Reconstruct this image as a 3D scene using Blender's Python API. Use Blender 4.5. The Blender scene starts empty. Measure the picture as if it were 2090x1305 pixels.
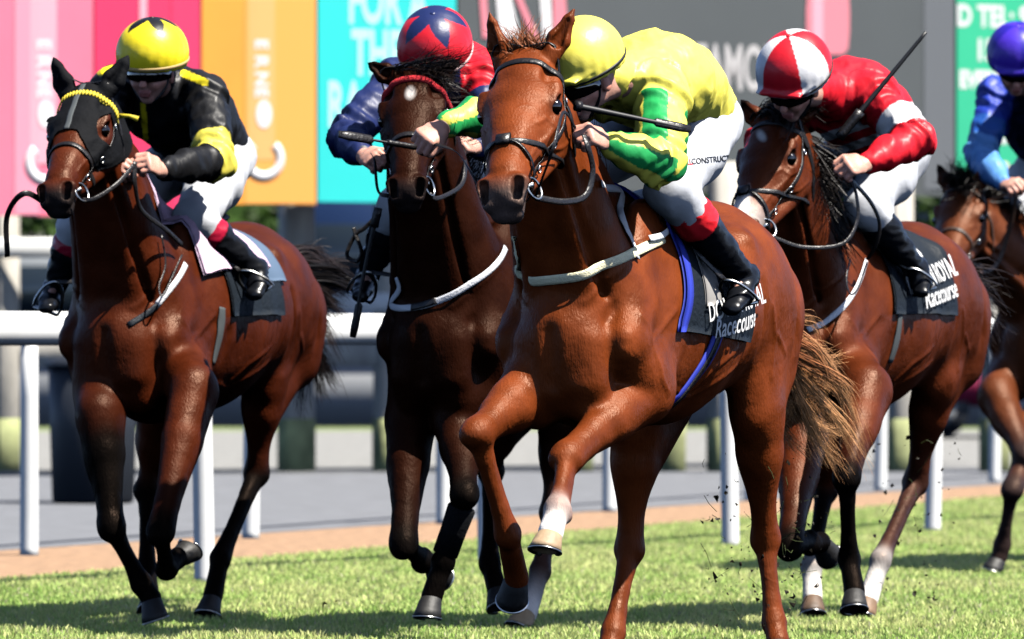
import bpy, math, random
import numpy as np
from mathutils import Vector, Matrix, noise
from mathutils.bvhtree import BVHTree
rad = math.radians
S = bpy.context.scene
# ------------------------------------------------------------------ camera, light
FPX = 11611.0                 # focal length in photo pixels (200 mm lens, 2090 px wide)
CAMZ = 1.10
cam_d = bpy.data.cameras.new('camera'); cam = bpy.data.objects.new('camera', cam_d)
S.collection.objects.link(cam); S.camera = cam
cam.location = (0, 0, CAMZ); cam.rotation_euler = (rad(90), 0, 0)
cam_d.lens = 200.0; cam_d.sensor_width = 36.0; cam_d.sensor_fit = 'HORIZONTAL'
cam_d.shift_y = 37.5/2090.0
cam_d.clip_start = 0.5; cam_d.clip_end = 3000
cam_d.dof.use_dof = True; cam_d.dof.focus_distance = 18.6; cam_d.dof.aperture_fstop = 5.0
S.view_settings.view_transform = 'Standard'; S.view_settings.look = 'None'
S.view_settings.gamma = 1.0; S.view_settings.exposure = 1.5
SUN_EL, SUN_AZ = 58.0, 117.0      # azimuth clockwise from +Y: to the right of and behind the camera
W = bpy.data.worlds.new('World'); S.world = W; W.use_nodes = True
nt = W.node_tree; nt.nodes.clear()
sky = nt.nodes.new('ShaderNodeTexSky'); sky.sky_type = 'NISHITA'; sky.sun_disc = False
sky.sun_elevation = rad(SUN_EL); sky.sun_rotation = rad(SUN_AZ)
sky.air_density = .35; sky.dust_density = 1.2; sky.altitude = 1500
bg = nt.nodes.new('ShaderNodeBackground'); bg.inputs[1].default_value = 0.10
wo = nt.nodes.new('ShaderNodeOutputWorld')
nt.links.new(sky.outputs[0], bg.inputs[0]); nt.links.new(bg.outputs[0], wo.inputs[0])
sl = bpy.data.lights.new('sun', 'SUN'); sl.energy = 5.0; sl.angle = rad(0.5); sl.color = (1, 0.95, 0.87)
so = bpy.data.objects.new('sun', sl); S.collection.objects.link(so)
sdir = Vector((math.sin(rad(SUN_AZ))*math.cos(rad(SUN_EL)), math.cos(rad(SUN_AZ))*math.cos(rad(SUN_EL)), math.sin(rad(SUN_EL))))
so.rotation_euler = sdir.to_track_quat('Z', 'Y').to_euler()
so.location = (6, 8, 12)
S.cycles.max_bounces = 5; S.cycles.diffuse_bounces = 0; S.cycles.glossy_bounces = 0; S.cycles.transmission_bounces = 2
S.cycles.transparent_max_bounces = 4

# ------------------------------------------------------------------ helpers
A = np.array
def P(px, py, d):
    """world point of photo pixel (px,py) at distance d (m) from the camera plane"""
    return A([(px-1045.0)*d/FPX, d, CAMZ+(690.0-py)*d/FPX])
def nrm(v):
    v = A(v, dtype=float); return v/max(1e-9, np.linalg.norm(v))
def lerp(a, b, t): return a+(b-a)*t
UP = A([0., 0., 1.])

def link(o, parent=None):
    S.collection.objects.link(o)
    if parent is not None: o.parent = parent
    return o
def empty(name, loc, label, cat, group=None):
    o = bpy.data.objects.new(name, None); o.empty_display_size = .2
    o.location = tuple(float(c) for c in loc); link(o)
    tag(o, label, cat, group); return o
def tag(o, label=None, cat=None, group=None, kind=None):
    if label: o['label'] = label
    if cat: o['category'] = cat
    if group: o['group'] = group
    if kind: o['kind'] = kind
    return o
def mesh_obj(name, verts, faces, mat, parent=None, cols=None, smooth=True, world=True):
    """verts in world coordinates; parent empties have no rotation, so subtract the parent's location chain"""
    verts = np.asarray(verts, dtype=np.float32)
    off = np.zeros(3)
    p = parent
    while p is not None:
        off += A(p.location); p = p.parent
    me = bpy.data.meshes.new(name)
    if isinstance(faces, np.ndarray):
        nf, nc = faces.shape
        me.vertices.add(len(verts)); me.vertices.foreach_set('co', (verts-off).astype(np.float32).ravel())
        me.loops.add(nf*nc); me.loops.foreach_set('vertex_index', faces.astype(np.int32).ravel())
        me.polygons.add(nf); me.polygons.foreach_set('loop_start', np.arange(0, nf*nc, nc, dtype=np.int32))
        me.update(calc_edges=True)
    else:
        me.from_pydata([tuple(map(float, v)) for v in (verts-off)], [], [tuple(map(int, f)) for f in faces]); me.update()
    if smooth: me.polygons.foreach_set('use_smooth', np.ones(len(me.polygons), dtype=bool))
    if cols is not None:
        at = me.attributes.new('col', 'FLOAT_COLOR', 'POINT')
        c4 = np.ones((len(verts), 4), dtype=np.float32); c4[:, :3] = cols
        at.data.foreach_set('color', c4.ravel())
    o = bpy.data.objects.new(name, me)
    mats = mat if isinstance(mat, (list, tuple)) else [mat]
    for m in mats: me.materials.append(m)
    link(o, parent)
    return o

# ------------------------------------------------------------------ materials
ALB = .70      # real surfaces are darker than a bright print of them; the exposure makes up for it
def new_mat(name):
    m = bpy.data.materials.new(name); m.use_nodes = True
    b = m.node_tree.nodes['Principled BSDF']; return m, m.node_tree, b
def N(nt, t, **kw):
    n = nt.nodes.new(t)
    for k, v in kw.items(): setattr(n, k, v)
    return n
def simple(name, col, rough=.5, metal=0, spec=.5, coat=0, bump=0, bscale=40, var=0, vscale=6, sheen=0, coords='Object', stretch=(1, 1, 1)):
    m, nt, b = new_mat(name)
    b.inputs['Roughness'].default_value = rough; b.inputs['Metallic'].default_value = metal
    b.inputs['Specular IOR Level'].default_value = spec; b.inputs['Coat Weight'].default_value = coat
    b.inputs['Sheen Weight'].default_value = sheen
    tc = N(nt, 'ShaderNodeTexCoord'); mp = N(nt, 'ShaderNodeMapping'); mp.inputs['Scale'].default_value = stretch
    nt.links.new(tc.outputs[coords], mp.inputs[0])
    if col == 'attr':
        at = N(nt, 'ShaderNodeAttribute'); at.attribute_name = 'col'; src = at.outputs['Color']
    else:
        rgb = N(nt, 'ShaderNodeRGB'); rgb.outputs[0].default_value = (*col, 1); src = rgb.outputs[0]
    if metal < .5:
        m0 = N(nt, 'ShaderNodeVectorMath', operation='SCALE'); m0.inputs['Scale'].default_value = ALB
        nt.links.new(src, m0.inputs[0]); src = m0.outputs[0]
    if var:
        nz = N(nt, 'ShaderNodeTexNoise'); nz.inputs['Scale'].default_value = vscale; nz.inputs['Detail'].default_value = 5
        nt.links.new(mp.outputs[0], nz.inputs['Vector'])
        mr = N(nt, 'ShaderNodeMapRange'); mr.inputs[1].default_value = .3; mr.inputs[2].default_value = .7
        mr.inputs[3].default_value = 1-var; mr.inputs[4].default_value = 1+var
        nt.links.new(nz.outputs[0], mr.inputs[0])
        mx = N(nt, 'ShaderNodeVectorMath', operation='SCALE')
        nt.links.new(src, mx.inputs[0]); nt.links.new(mr.outputs[0], mx.inputs['Scale']); src = mx.outputs[0]
    nt.links.new(src, b.inputs['Base Color'])
    if bump:
        n2 = N(nt, 'ShaderNodeTexNoise'); n2.inputs['Scale'].default_value = bscale; n2.inputs['Detail'].default_value = 4
        nt.links.new(mp.outputs[0], n2.inputs['Vector'])
        bp = N(nt, 'ShaderNodeBump'); bp.inputs['Strength'].default_value = bump; bp.inputs['Distance'].default_value = .01
        nt.links.new(n2.outputs[0], bp.inputs['Height']); nt.links.new(bp.outputs[0], b.inputs['Normal'])
    return m
def coat_mat(name, rough=.36, veins=.35):
    """horse coat: colour from the mesh, short hair grain, veins and a silky gloss"""
    m, nt, b = new_mat(name)
    at = N(nt, 'ShaderNodeAttribute'); at.attribute_name = 'col'
    tc = N(nt, 'ShaderNodeTexCoord')
    nz = N(nt, 'ShaderNodeTexNoise'); nz.inputs['Scale'].default_value = 9; nz.inputs['Detail'].default_value = 6
    nt.links.new(tc.outputs['Object'], nz.inputs['Vector'])
    mr = N(nt, 'ShaderNodeMapRange'); mr.inputs[1].default_value = .3; mr.inputs[2].default_value = .7; mr.inputs[3].default_value = .66*ALB; mr.inputs[4].default_value = 1.2*ALB
    nt.links.new(nz.outputs[0], mr.inputs[0])
    mx = N(nt, 'ShaderNodeVectorMath', operation='SCALE'); nt.links.new(at.outputs['Color'], mx.inputs[0]); nt.links.new(mr.outputs[0], mx.inputs['Scale'])
    nt.links.new(mx.outputs[0], b.inputs['Base Color'])
    b.inputs['Roughness'].default_value = rough; b.inputs['Specular IOR Level'].default_value = .2; b.inputs['Specular Tint'].default_value = (1, .62, .42, 1)
    rr = N(nt, 'ShaderNodeMapRange'); rr.inputs[1].default_value = .3; rr.inputs[2].default_value = .7; rr.inputs[3].default_value = rough-.06; rr.inputs[4].default_value = rough+.14
    nt.links.new(nz.outputs[0], rr.inputs[0]); nt.links.new(rr.outputs[0], b.inputs['Roughness'])
    sv = N(nt, 'ShaderNodeSeparateColor'); nt.links.new(at.outputs['Color'], sv.inputs[0])
    sr = N(nt, 'ShaderNodeMapRange'); sr.inputs[1].default_value = .006; sr.inputs[2].default_value = .08; sr.inputs[3].default_value = .03; sr.inputs[4].default_value = .22
    nt.links.new(sv.outputs[0], sr.inputs[0]); nt.links.new(sr.outputs[0], b.inputs['Specular IOR Level'])
    # veins: thin distorted ridges
    vm = N(nt, 'ShaderNodeMapping'); vm.inputs['Scale'].default_value = (1, 1, .6)
    nt.links.new(tc.outputs['Object'], vm.inputs[0])
    vo = N(nt, 'ShaderNodeTexNoise'); vo.inputs['Scale'].default_value = 3.5; vo.inputs['Detail'].default_value = 1.5; vo.inputs['Distortion'].default_value = .6
    nt.links.new(vm.outputs[0], vo.inputs['Vector'])
    s1 = N(nt, 'ShaderNodeMath', operation='SUBTRACT'); s1.inputs[1].default_value = .5; nt.links.new(vo.outputs[0], s1.inputs[0])
    s2 = N(nt, 'ShaderNodeMath', operation='ABSOLUTE'); nt.links.new(s1.outputs[0], s2.inputs[0])
    s3 = N(nt, 'ShaderNodeMapRange', interpolation_type='SMOOTHSTEP'); s3.inputs[1].default_value = 0; s3.inputs[2].default_value = .022; s3.inputs[3].default_value = 1; s3.inputs[4].default_value = 0
    nt.links.new(s2.outputs[0], s3.inputs[0])
    b1 = N(nt, 'ShaderNodeBump'); b1.inputs['Strength'].default_value = veins; b1.inputs['Distance'].default_value = .006
    nt.links.new(s3.outputs[0], b1.inputs['Height'])
    hm = N(nt, 'ShaderNodeMapping'); hm.inputs['Scale'].default_value = (160, 160, 45); nt.links.new(tc.outputs['Object'], hm.inputs[0])
    h = N(nt, 'ShaderNodeTexNoise'); h.inputs['Scale'].default_value = 1; h.inputs['Detail'].default_value = 2; nt.links.new(hm.outputs[0], h.inputs['Vector'])
    b2 = N(nt, 'ShaderNodeBump'); b2.inputs['Strength'].default_value = .55; b2.inputs['Distance'].default_value = .004
    nt.links.new(h.outputs[0], b2.inputs['Height']); nt.links.new(b1.outputs[0], b2.inputs['Normal'])
    mm = N(nt, 'ShaderNodeTexNoise'); mm.inputs['Scale'].default_value = 17; mm.inputs['Detail'].default_value = 4; nt.links.new(tc.outputs['Object'], mm.inputs['Vector'])
    b3 = N(nt, 'ShaderNodeBump'); b3.inputs['Strength'].default_value = .22; b3.inputs['Distance'].default_value = .015
    nt.links.new(mm.outputs[0], b3.inputs['Height']); nt.links.new(b2.outputs[0], b3.inputs['Normal'])
    nt.links.new(b3.outputs[0], b.inputs['Normal'])
    return m

# ------------------------------------------------------------------ implicit-surface modeller
class Sculpt:
    """bodies as one continuous surface: tapered elliptical segments melted together, then meshed"""
    def __init__(s): s.pr = []
    def seg(s, a, b, ra, rb=None, k=.03, n=None, sub=False, c=None, c2=None):
        if rb is None: rb = ra
        ra = (ra, ra) if np.isscalar(ra) else ra; rb = (rb, rb) if np.isscalar(rb) else rb
        n = A([1., 0, 0]) if n is None else nrm(n)
        s.pr.append(dict(a=A(a, dtype=float), b=A(b, dtype=float), ra=ra, rb=rb, k=k, n=n, sub=sub, c=c, c2=c2 if c2 is not None else c))
        return s
    def chain(s, pts, rs, k=.02, n=None, cs=None, sub=False):
        for i in range(len(pts)-1):
            s.seg(pts[i], pts[i+1], rs[i], rs[i+1], k=k, n=n, sub=sub, c=None if cs is None else cs[i], c2=None if cs is None else cs[i+1])
    def ell(s, c, r, ax, n, k=.03, sub=False, col=None):
        """ellipsoid: r = (along ax, along n, third); ax and n unit vectors"""
        ax = nrm(ax); h = max(0., r[0]-r[2])
        s.seg(A(c)-ax*h, A(c)+ax*h, (r[1], r[2]), (r[1], r[2]), k=k, n=n, sub=sub, c=col)
    @staticmethod
    def dist(p, X, Y, Z):
        a, b, n = p['a'], p['b'], p['n']; ax = b-a; L2 = float(ax@ax)+1e-12
        dx, dy, dz = X-a[0], Y-a[1], Z-a[2]
        t = np.clip((dx*ax[0]+dy*ax[1]+dz*ax[2])/L2, 0, 1)
        dx = dx-t*ax[0]; dy = dy-t*ax[1]; dz = dz-t*ax[2]
        w2 = (dx*n[0]+dy*n[1]+dz*n[2])**2
        r2 = np.maximum(dx*dx+dy*dy+dz*dz-w2, 0)
        rw = p['ra'][0]+t*(p['rb'][0]-p['ra'][0]); rh = p['ra'][1]+t*(p['rb'][1]-p['ra'][1])
        iw = 1/(rw*rw); ih = 1/(rh*rh)
        k0 = np.sqrt(w2*iw+r2*ih); k1 = np.sqrt(w2*iw*iw+r2*ih*ih)+1e-9
        return (k0*(k0-1)/k1).astype(np.float32), t
    def mesh(s, h=.01, fine=None, hf=.005, pad=.02):
        lo = np.min([np.minimum(p['a'], p['b'])-max(*p['ra'], *p['rb']) for p in s.pr if not p['sub']], axis=0)-pad
        hi = np.max([np.maximum(p['a'], p['b'])+max(*p['ra'], *p['rb']) for p in s.pr if not p['sub']], axis=0)+pad
        axes = []
        for i in range(3):
            v = [lo[i]]
            while v[-1] < hi[i]:
                st = h
                if fine is not None:
                    for (fa, fb) in fine:
                        if fa[i]-h <= v[-1] <= fb[i]: st = hf
                v.append(v[-1]+st)
            axes.append(A(v, dtype=np.float32))
        X, Y, Z = axes
        F = np.ones((len(X), len(Y), len(Z)), dtype=np.float32)
        for p in s.pr:
            r = max(*p['ra'], *p['rb'])+p['k']+2.5*h
            l = np.minimum(p['a'], p['b'])-r; u = np.maximum(p['a'], p['b'])+r
            i0, i1 = np.searchsorted(X, [l[0], u[0]]); j0, j1 = np.searchsorted(Y, [l[1], u[1]]); k0, k1 = np.searchsorted(Z, [l[2], u[2]])
            if i1 <= i0 or j1 <= j0 or k1 <= k0: continue
            d, _ = s.dist(p, X[i0:i1, None, None], Y[None, j0:j1, None], Z[None, None, k0:k1])
            f = F[i0:i1, j0:j1, k0:k1]; k = p['k']
            if p['sub']:
                hh = np.maximum(k-np.abs(f+d), 0)/k; F[i0:i1, j0:j1, k0:k1] = np.maximum(f, -d)+hh*hh*k*.25
            else:
                hh = np.maximum(k-np.abs(f-d), 0)/k; F[i0:i1, j0:j1, k0:k1] = np.minimum(f, d)-hh*hh*k*.25
        return surfnet(F, X, Y, Z)
    def paint(s, V, base, sigma=.012):
        acc = np.zeros((len(V), 3)); ws = np.zeros(len(V))
        for p in s.pr:
            if p['sub'] and p['c'] is None: continue
            d, t = s.dist(p, V[:, 0], V[:, 1], V[:, 2])
            w = np.exp(-np.clip(np.abs(d) if p['sub'] else d, -.05, .5)/sigma)+1e-12
            c = A(base if p['c'] is None else p['c']); c2 = A(base if p['c2'] is None else p['c2'])
            acc += w[:, None]*(c[None]*(1-t[:, None])+c2[None]*t[:, None]); ws += w
        return acc/ws[:, None]

def surfnet(F, X, Y, Z):
    ins = F < 0
    a = ins[:-1, :-1, :-1]
    cnt = np.zeros(a.shape, dtype=np.int8)
    for i in (0, 1):
        for j in (0, 1):
            for k in (0, 1):
                cnt += ins[i:ins.shape[0]-1+i, j:ins.shape[1]-1+j, k:ins.shape[2]-1+k]
    I, J, K = np.nonzero((cnt > 0) & (cnt < 8))
    idx = -np.ones(a.shape, dtype=np.int32); idx[I, J, K] = np.arange(len(I))
    acc = np.zeros((len(I), 3)); n = np.zeros(len(I))
    co = [(i, j, k) for i in (0, 1) for j in (0, 1) for k in (0, 1)]
    for c1 in co:
        for c2 in co:
            if sum(c2)-sum(c1) == 1 and sum(abs(x-y) for x, y in zip(c1, c2)) == 1:
                f1 = F[I+c1[0], J+c1[1], K+c1[2]]; f2 = F[I+c2[0], J+c2[1], K+c2[2]]
                m = (f1 < 0) != (f2 < 0)
                t = np.where(m, f1/np.where(m, f1-f2, 1), 0)
                p1 = np.stack([X[I+c1[0]], Y[J+c1[1]], Z[K+c1[2]]], 1); p2 = np.stack([X[I+c2[0]], Y[J+c2[1]], Z[K+c2[2]]], 1)
                acc += np.where(m[:, None], p1+t[:, None]*(p2-p1), 0); n += m
    V = acc/n[:, None]
    quads = []
    for axn in range(3):
        sl0 = [slice(None)]*3; sl1 = [slice(None)]*3
        sl0[axn] = slice(0, -1); sl1[axn] = slice(1, None)
        d = ins[tuple(sl0)] != ins[tuple(sl1)]
        e = np.stack(np.nonzero(d), 1)
        b1, b2 = [(1, 2), (2, 0), (0, 1)][axn]
        ok = (e[:, b1] > 0) & (e[:, b2] > 0) & (e[:, b1] < idx.shape[b1]) & (e[:, b2] < idx.shape[b2])
        e = e[ok]
        def g(o1, o2):
            q = e.copy(); q[:, b1] += o1; q[:, b2] += o2
            return idx[q[:, 0], q[:, 1], q[:, 2]]
        q = np.stack([g(-1, -1), g(0, -1), g(0, 0), g(-1, 0)], 1)
        fl = ~ins[e[:, 0], e[:, 1], e[:, 2]]
        q[fl] = q[fl][:, ::-1]
        quads.append(q)
    Q = np.concatenate(quads)
    Q = Q[(Q >= 0).all(1)]
    return V, Q
def smooth(V, Q, it=2, lam=.5, mask=None):
    e = np.concatenate([Q[:, [0, 1]], Q[:, [1, 2]], Q[:, [2, 3]], Q[:, [3, 0]]])
    e = np.concatenate([e, e[:, ::-1]])
    deg = np.bincount(e[:, 0], minlength=len(V)).astype(float)
    for _ in range(it):
        s = np.stack([np.bincount(e[:, 0], weights=V[e[:, 1], i], minlength=len(V)) for i in range(3)], 1)/np.maximum(deg, 1)[:, None]
        V = V+(s-V)*lam*(1 if mask is None else mask[:, None])
    return V
def vnormals(V, Q):
    n = np.cross(V[Q[:, 2]]-V[Q[:, 0]], V[Q[:, 3]]-V[Q[:, 1]])
    out = np.zeros_like(V)
    for c in range(4):
        for i in range(3): out[:, i] += np.bincount(Q[:, c], weights=n[:, i], minlength=len(V))
    return out/np.maximum(np.linalg.norm(out, axis=1), 1e-9)[:, None]

# ------------------------------------------------------------------ tubes, straps, hair
def frames(pts):
    pts = A(pts, dtype=float); t = np.gradient(pts, axis=0)
    return pts, t/np.maximum(np.linalg.norm(t, axis=1), 1e-9)[:, None]
def spline(pts, n=8):
    pts = [A(p, dtype=float) for p in pts]; out = []
    q = [2*pts[0]-pts[1]]+pts+[2*pts[-1]-pts[-2]]
    for i in range(1, len(q)-2):
        for j in range(n):
            t = j/n; a, b, c, d = q[i-1], q[i], q[i+1], q[i+2]
            out.append(.5*((2*b)+(-a+c)*t+(2*a-5*b+4*c-d)*t*t+(-a+3*b-3*c+d)*t**3))
    out.append(pts[-1]); return A(out)
class MB:
    """collects pieces into one mesh"""
    def __init__(s): s.v = []; s.f = []; s.c = []; s.n = 0
    def add(s, v, f, c=None):
        v = np.asarray(v, dtype=float); s.v.append(v); s.f += [tuple(int(i)+s.n for i in q) for q in f]
        s.c.append(np.tile(A(c if c is not None else (1, 1, 1), dtype=float), (len(v), 1)) if c is None or np.ndim(c) == 1 else c); s.n += len(v)
    def tube(s, pts, r, n=8, flat=1.0, nor=None, c=None, closed=False, cap=True):
        """swept ellipse; nor = surface normals (thin direction) when flat<1"""
        pts, T = frames(pts); m = len(pts); r = np.broadcast_to(A(r, dtype=float), (m,))
        if closed:
            T = np.roll(pts, -1, 0)-np.roll(pts, 1, 0); T /= np.maximum(np.linalg.norm(T, axis=1), 1e-9)[:, None]
        u = None; V = []
        for i in range(m):
            if nor is not None: w = A(nor[i], dtype=float) if np.ndim(nor) > 1 else A(nor, dtype=float)
            else:
                w = A([0.13, .2, 1.]) if u is None else u
                if abs(w@T[i]) > .98: w = A([1., .1, 0])
            w = nrm(w-(w@T[i])*T[i]); u = w
            b = np.cross(T[i], w)
            for j in range(n):
                a = 2*math.pi*(j+.5)/n
                V.append(pts[i]+b*math.cos(a)*r[i]+w*math.sin(a)*r[i]*flat)
        F = []
        for i in range(m if closed else m-1):
            i2 = (i+1) % m
            for j in range(n):
                j2 = (j+1) % n; F.append((i*n+j, i*n+j2, i2*n+j2, i2*n+j))
        if cap and not closed:
            F.append(tuple(range(n))[::-1]); F.append(tuple((m-1)*n+j for j in range(n)))
        s.add(V, F, c)
    def box(s, c, size, rot=None, col=None, bevel=0):
        h = A(size)/2.; R = np.eye(3) if rot is None else A(rot)
        if bevel <= 0:
            v = [A(c)+R@(h*A(q)) for q in [(-1, -1, -1), (1, -1, -1), (1, 1, -1), (-1, 1, -1), (-1, -1, 1), (1, -1, 1), (1, 1, 1), (-1, 1, 1)]]
            s.add(v, [(0, 3, 2, 1), (4, 5, 6, 7), (0, 1, 5, 4), (1, 2, 6, 5), (2, 3, 7, 6), (3, 0, 4, 7)], col); return
        b = bevel; V = []; 
        for z, k in ((-h[2], 1), (-h[2]+b, 0), (h[2]-b, 0), (h[2], 1)):
            x, y = h[0]-k*b, h[1]-k*b; e = b*.6
            for q in [(-x+e, -y), (x-e, -y), (x, -y+e), (x, y-e), (x-e, y), (-x+e, y), (-x, y-e), (-x, -y+e)]:
                V.append(A(c)+R@A([q[0], q[1], z]))
        F = [tuple(range(8))[::-1], tuple(range(24, 32))]
        for i in range(3):
            for j in range(8): F.append((i*8+j, i*8+(j+1) % 8, (i+1)*8+(j+1) % 8, (i+1)*8+j))
        s.add(V, F, col)
    def ribbon(s, pts, w0, side, c=None):
        pts, T = frames(pts); m = len(pts); V = []
        for i in range(m):
            t = i/(m-1); w = w0*(1-t*.85)
            V += [pts[i]-side*w, pts[i]+side*w]
        s.add(V, [(2*i, 2*i+1, 2*i+3, 2*i+2) for i in range(m-1)], c)
    def build(s, name, mat, parent=None, smooth=True, cols=False):
        return mesh_obj(name, np.concatenate(s.v), s.f, mat, parent, cols=np.concatenate(s.c) if cols else None, smooth=smooth)

class Surf:
    """ray casts on a finished body so tack lies on it"""
    def __init__(s, V, Q):
        s.t = BVHTree.FromPolygons([tuple(v) for v in V.tolist()], [tuple(q) for q in Q.tolist()])
        s.C = Vector((0, 0, CAMZ))
    def px(s, x, y, d=None, off=.004):
        q = Vector(P(x, y, 10.)); r = s.t.ray_cast(s.C, (q-s.C).normalized())
        if r[0] is None or (d is not None and abs(r[0].y-d) > .5):
            if d is None: d = 20
            p = Vector(P(x, y, d)); r = s.t.find_nearest(p)
            return A(r[0])+A(r[1])*off, A(r[1])
        return A(r[0])+A(r[1])*off, A(r[1])
    def near(s, p, off=.004):
        r = s.t.find_nearest(Vector(p)); return A(r[0])+A(r[1])*off, A(r[1])
    def snap(s, pts, off=.004):
        o = [s.near(p, off) for p in pts]; return A([q[0] for q in o]), A([q[1] for q in o])
    def ring(s, A3, B3, C3, depth=.08, n=48, off=.004, a0=0, a1=360, maxr=.6):
        """closed band where the plane through three surface points cuts the body"""
        c = (A3+C3)/2.; nn = nrm(np.cross(B3-A3, C3-A3))
        inw = nrm(c-B3); c = B3+inw*depth
        e1 = nrm(B3-c); e2 = np.cross(nn, e1); pts = []; nor = []
        for i in range(n):
            a = rad(a0+(a1-a0)*i/(n if a1-a0 == 360 else n-1)); dr = e1*math.cos(a)+e2*math.sin(a)
            r = s.t.ray_cast(Vector(c+dr*maxr), Vector(-dr), maxr)
            if r[0] is None: continue
            pts.append(A(r[0])+dr*off); nor.append(dr)
        pts = A(pts); nor = A(nor)
        for _ in range(2):
            if a1-a0 == 360: pts = (np.roll(pts, 1, 0)+2*pts+np.roll(pts, -1, 0))/4
        return pts, nor
# ------------------------------------------------------------------ setting
M = {}
rng = np.random.default_rng(7); random.seed(5)
M['turf'] = simple('turf_soil', (.21, .27, .105), rough=.95, var=.35, vscale=4, bump=.6, bscale=30)
M['bark'] = simple('bark_chips', (.35, .215, .125), rough=.95, var=.35, vscale=14, bump=1, bscale=60)
M['road'] = simple('gravel_road', (.16, .168, .185), rough=.9, var=.18, vscale=5, bump=.5, bscale=70)
M['gravel'] = simple('pale_gravel', (.24, .24, .23), rough=.95, var=.25, vscale=8, bump=.6, bscale=50)
def strip(name, near, far, z, mat):
    """ground sheet between two lines, each given as (x0,y0,x1,y1) extended sideways"""
    def ext(l):
        p, q = A(l[:2]), A(l[2:]); t = nrm(q-p); return p-t*60, q+t*80
    a0, a1 = ext(near); b0, b1 = ext(far); n = 40; V = []; F = []
    for i in range(n+1):
        t = i/n
        V += [(*lerp(a0, a1, t), z), (*lerp(b0, b1, t), z)]
    for i in range(n): F.append((2*i, 2*i+2, 2*i+3, 2*i+1))
    return tag(mesh_obj(name, V, F, mat, smooth=False), kind='structure')
def g(px, py):
    d = FPX/((py-690.)/CAMZ); return ((px-1045)*d/FPX, d)
tag(mesh_obj('ground', [(-400, -30, -.012), (400, -30, -.012), (400, 900, -.012), (-400, 900, -.012)], [(0, 1, 2, 3)], M['turf'], smooth=False), kind='structure')
L0 = (*g(0, 1178), *g(1900, 1022)); L1 = (*g(0, 1122), *g(1900, 997))
L2 = (-2.46-5.5, 47.5, 30, 58)
L0 = (*g(0, 1186), *g(1900, 1028))
strip('bark_strip', L0, L1, -.006, M['bark'])
strip('road', L1, (-10, 43.5, 10, 50.5), -.004, M['road'])
strip('gravel_verge', (-10, 43.5, 10, 50.5), (-20, 66, 20, 69), 0, M['gravel'])
EDG = A(L0)
def grass(name, n, yr, xr, hgt, seed, label, wid=.0032):
    r = np.random.default_rng(seed)
    y = r.uniform(*yr, n*2); x = r.uniform(-1, 1, n*2)*(y*xr[0]+xr[1])
    # keep in front of the bark edge, with a ragged border
    ex = EDG[1]+(x-EDG[0])*(EDG[3]-EDG[1])/(EDG[2]-EDG[0])
    keep = y < ex+r.normal(0, .12, len(y)); x, y = x[keep][:n], y[keep][:n]; n = len(x)
    cl = A([noise.noise(Vector((a*1.7, b*.9, 0))) for a, b in zip(x, y)])
    cl2 = A([noise.noise(Vector((a*9, b*5, 4))) for a, b in zip(x, y)])
    h = hgt*r.uniform(.5, 1.25, n)*(1+.35*cl+.3*cl2)
    w = wid*r.uniform(.7, 1.4, n); az = r.uniform(0, 2*np.pi, n); ln = r.uniform(.1, .75, n)*h; la = r.uniform(0, 2*np.pi, n)
    dx, dy = np.cos(az)*w, np.sin(az)*w; lx, ly = np.cos(la)*ln, np.sin(la)*ln
    z0 = np.full(n, -.012)
    V = np.stack([np.stack([x-dx, y-dy, z0], 1), np.stack([x+dx, y+dy, z0], 1),
                  np.stack([x+dx*.75+lx*.4, y+dy*.75+ly*.4, h*.6], 1), np.stack([x-dx*.75+lx*.4, y-dy*.75+ly*.4, h*.6], 1),
                  np.stack([x+lx, y+ly, h], 1)], 1).reshape(-1, 3)
    b = np.arange(n)[:, None]*5
    F = np.concatenate([b+A([0, 1, 2]), b+A([0, 2, 3]), b+A([3, 2, 4])]).astype(np.int32)
    dry = np.clip(.50+.5*cl2+.55*cl+r.normal(0, .28, n), 0, 1)[:, None]
    c = A([.48, .76, .17])*(1-dry)+A([.95, .99, .40])*dry
    st = r.uniform(0, 1, n) < .05; c[st] = (.75, .70, .45)
    c = c*r.uniform(.75, 1.2, n)[:, None]
    o = mesh_obj(name, V, F, M['blade'], cols=np.repeat(c, 5, axis=0), smooth=False)
    return tag(o, label, 'grass', kind='stuff')
M['blade'] = simple('grass_blade', 'attr', rough=.55, spec=.3)
bt = M['blade'].node_tree; bb = bt.nodes['Principled BSDF']
tr = N(bt, 'ShaderNodeBsdfTranslucent'); mxs = N(bt, 'ShaderNodeMixShader'); mxs.inputs[0].default_value = .45
at = N(bt, 'ShaderNodeAttribute'); at.attribute_name = 'col'; ms = N(bt, 'ShaderNodeVectorMath', operation='SCALE'); ms.inputs['Scale'].default_value = ALB
bt.links.new(at.outputs['Color'], ms.inputs[0]); bt.links.new(ms.outputs[0], tr.inputs[0]); bt.links.new(bb.outputs[0], mxs.inputs[1]); bt.links.new(tr.outputs[0], mxs.inputs[2])
bt.links.new(mxs.outputs[0], bt.nodes['Material Output'].inputs[0])
grass('grass', 230000, (19.2, 43), (.1, .35), .023, 3, 'short pale green turf of the racetrack under the galloping horses')
grass('rough_grass', 130000, (13, 50), (.25, 2.5), .026, 4, 'thin scatter of longer grass blades over the racetrack turf', wid=.005)

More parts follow.
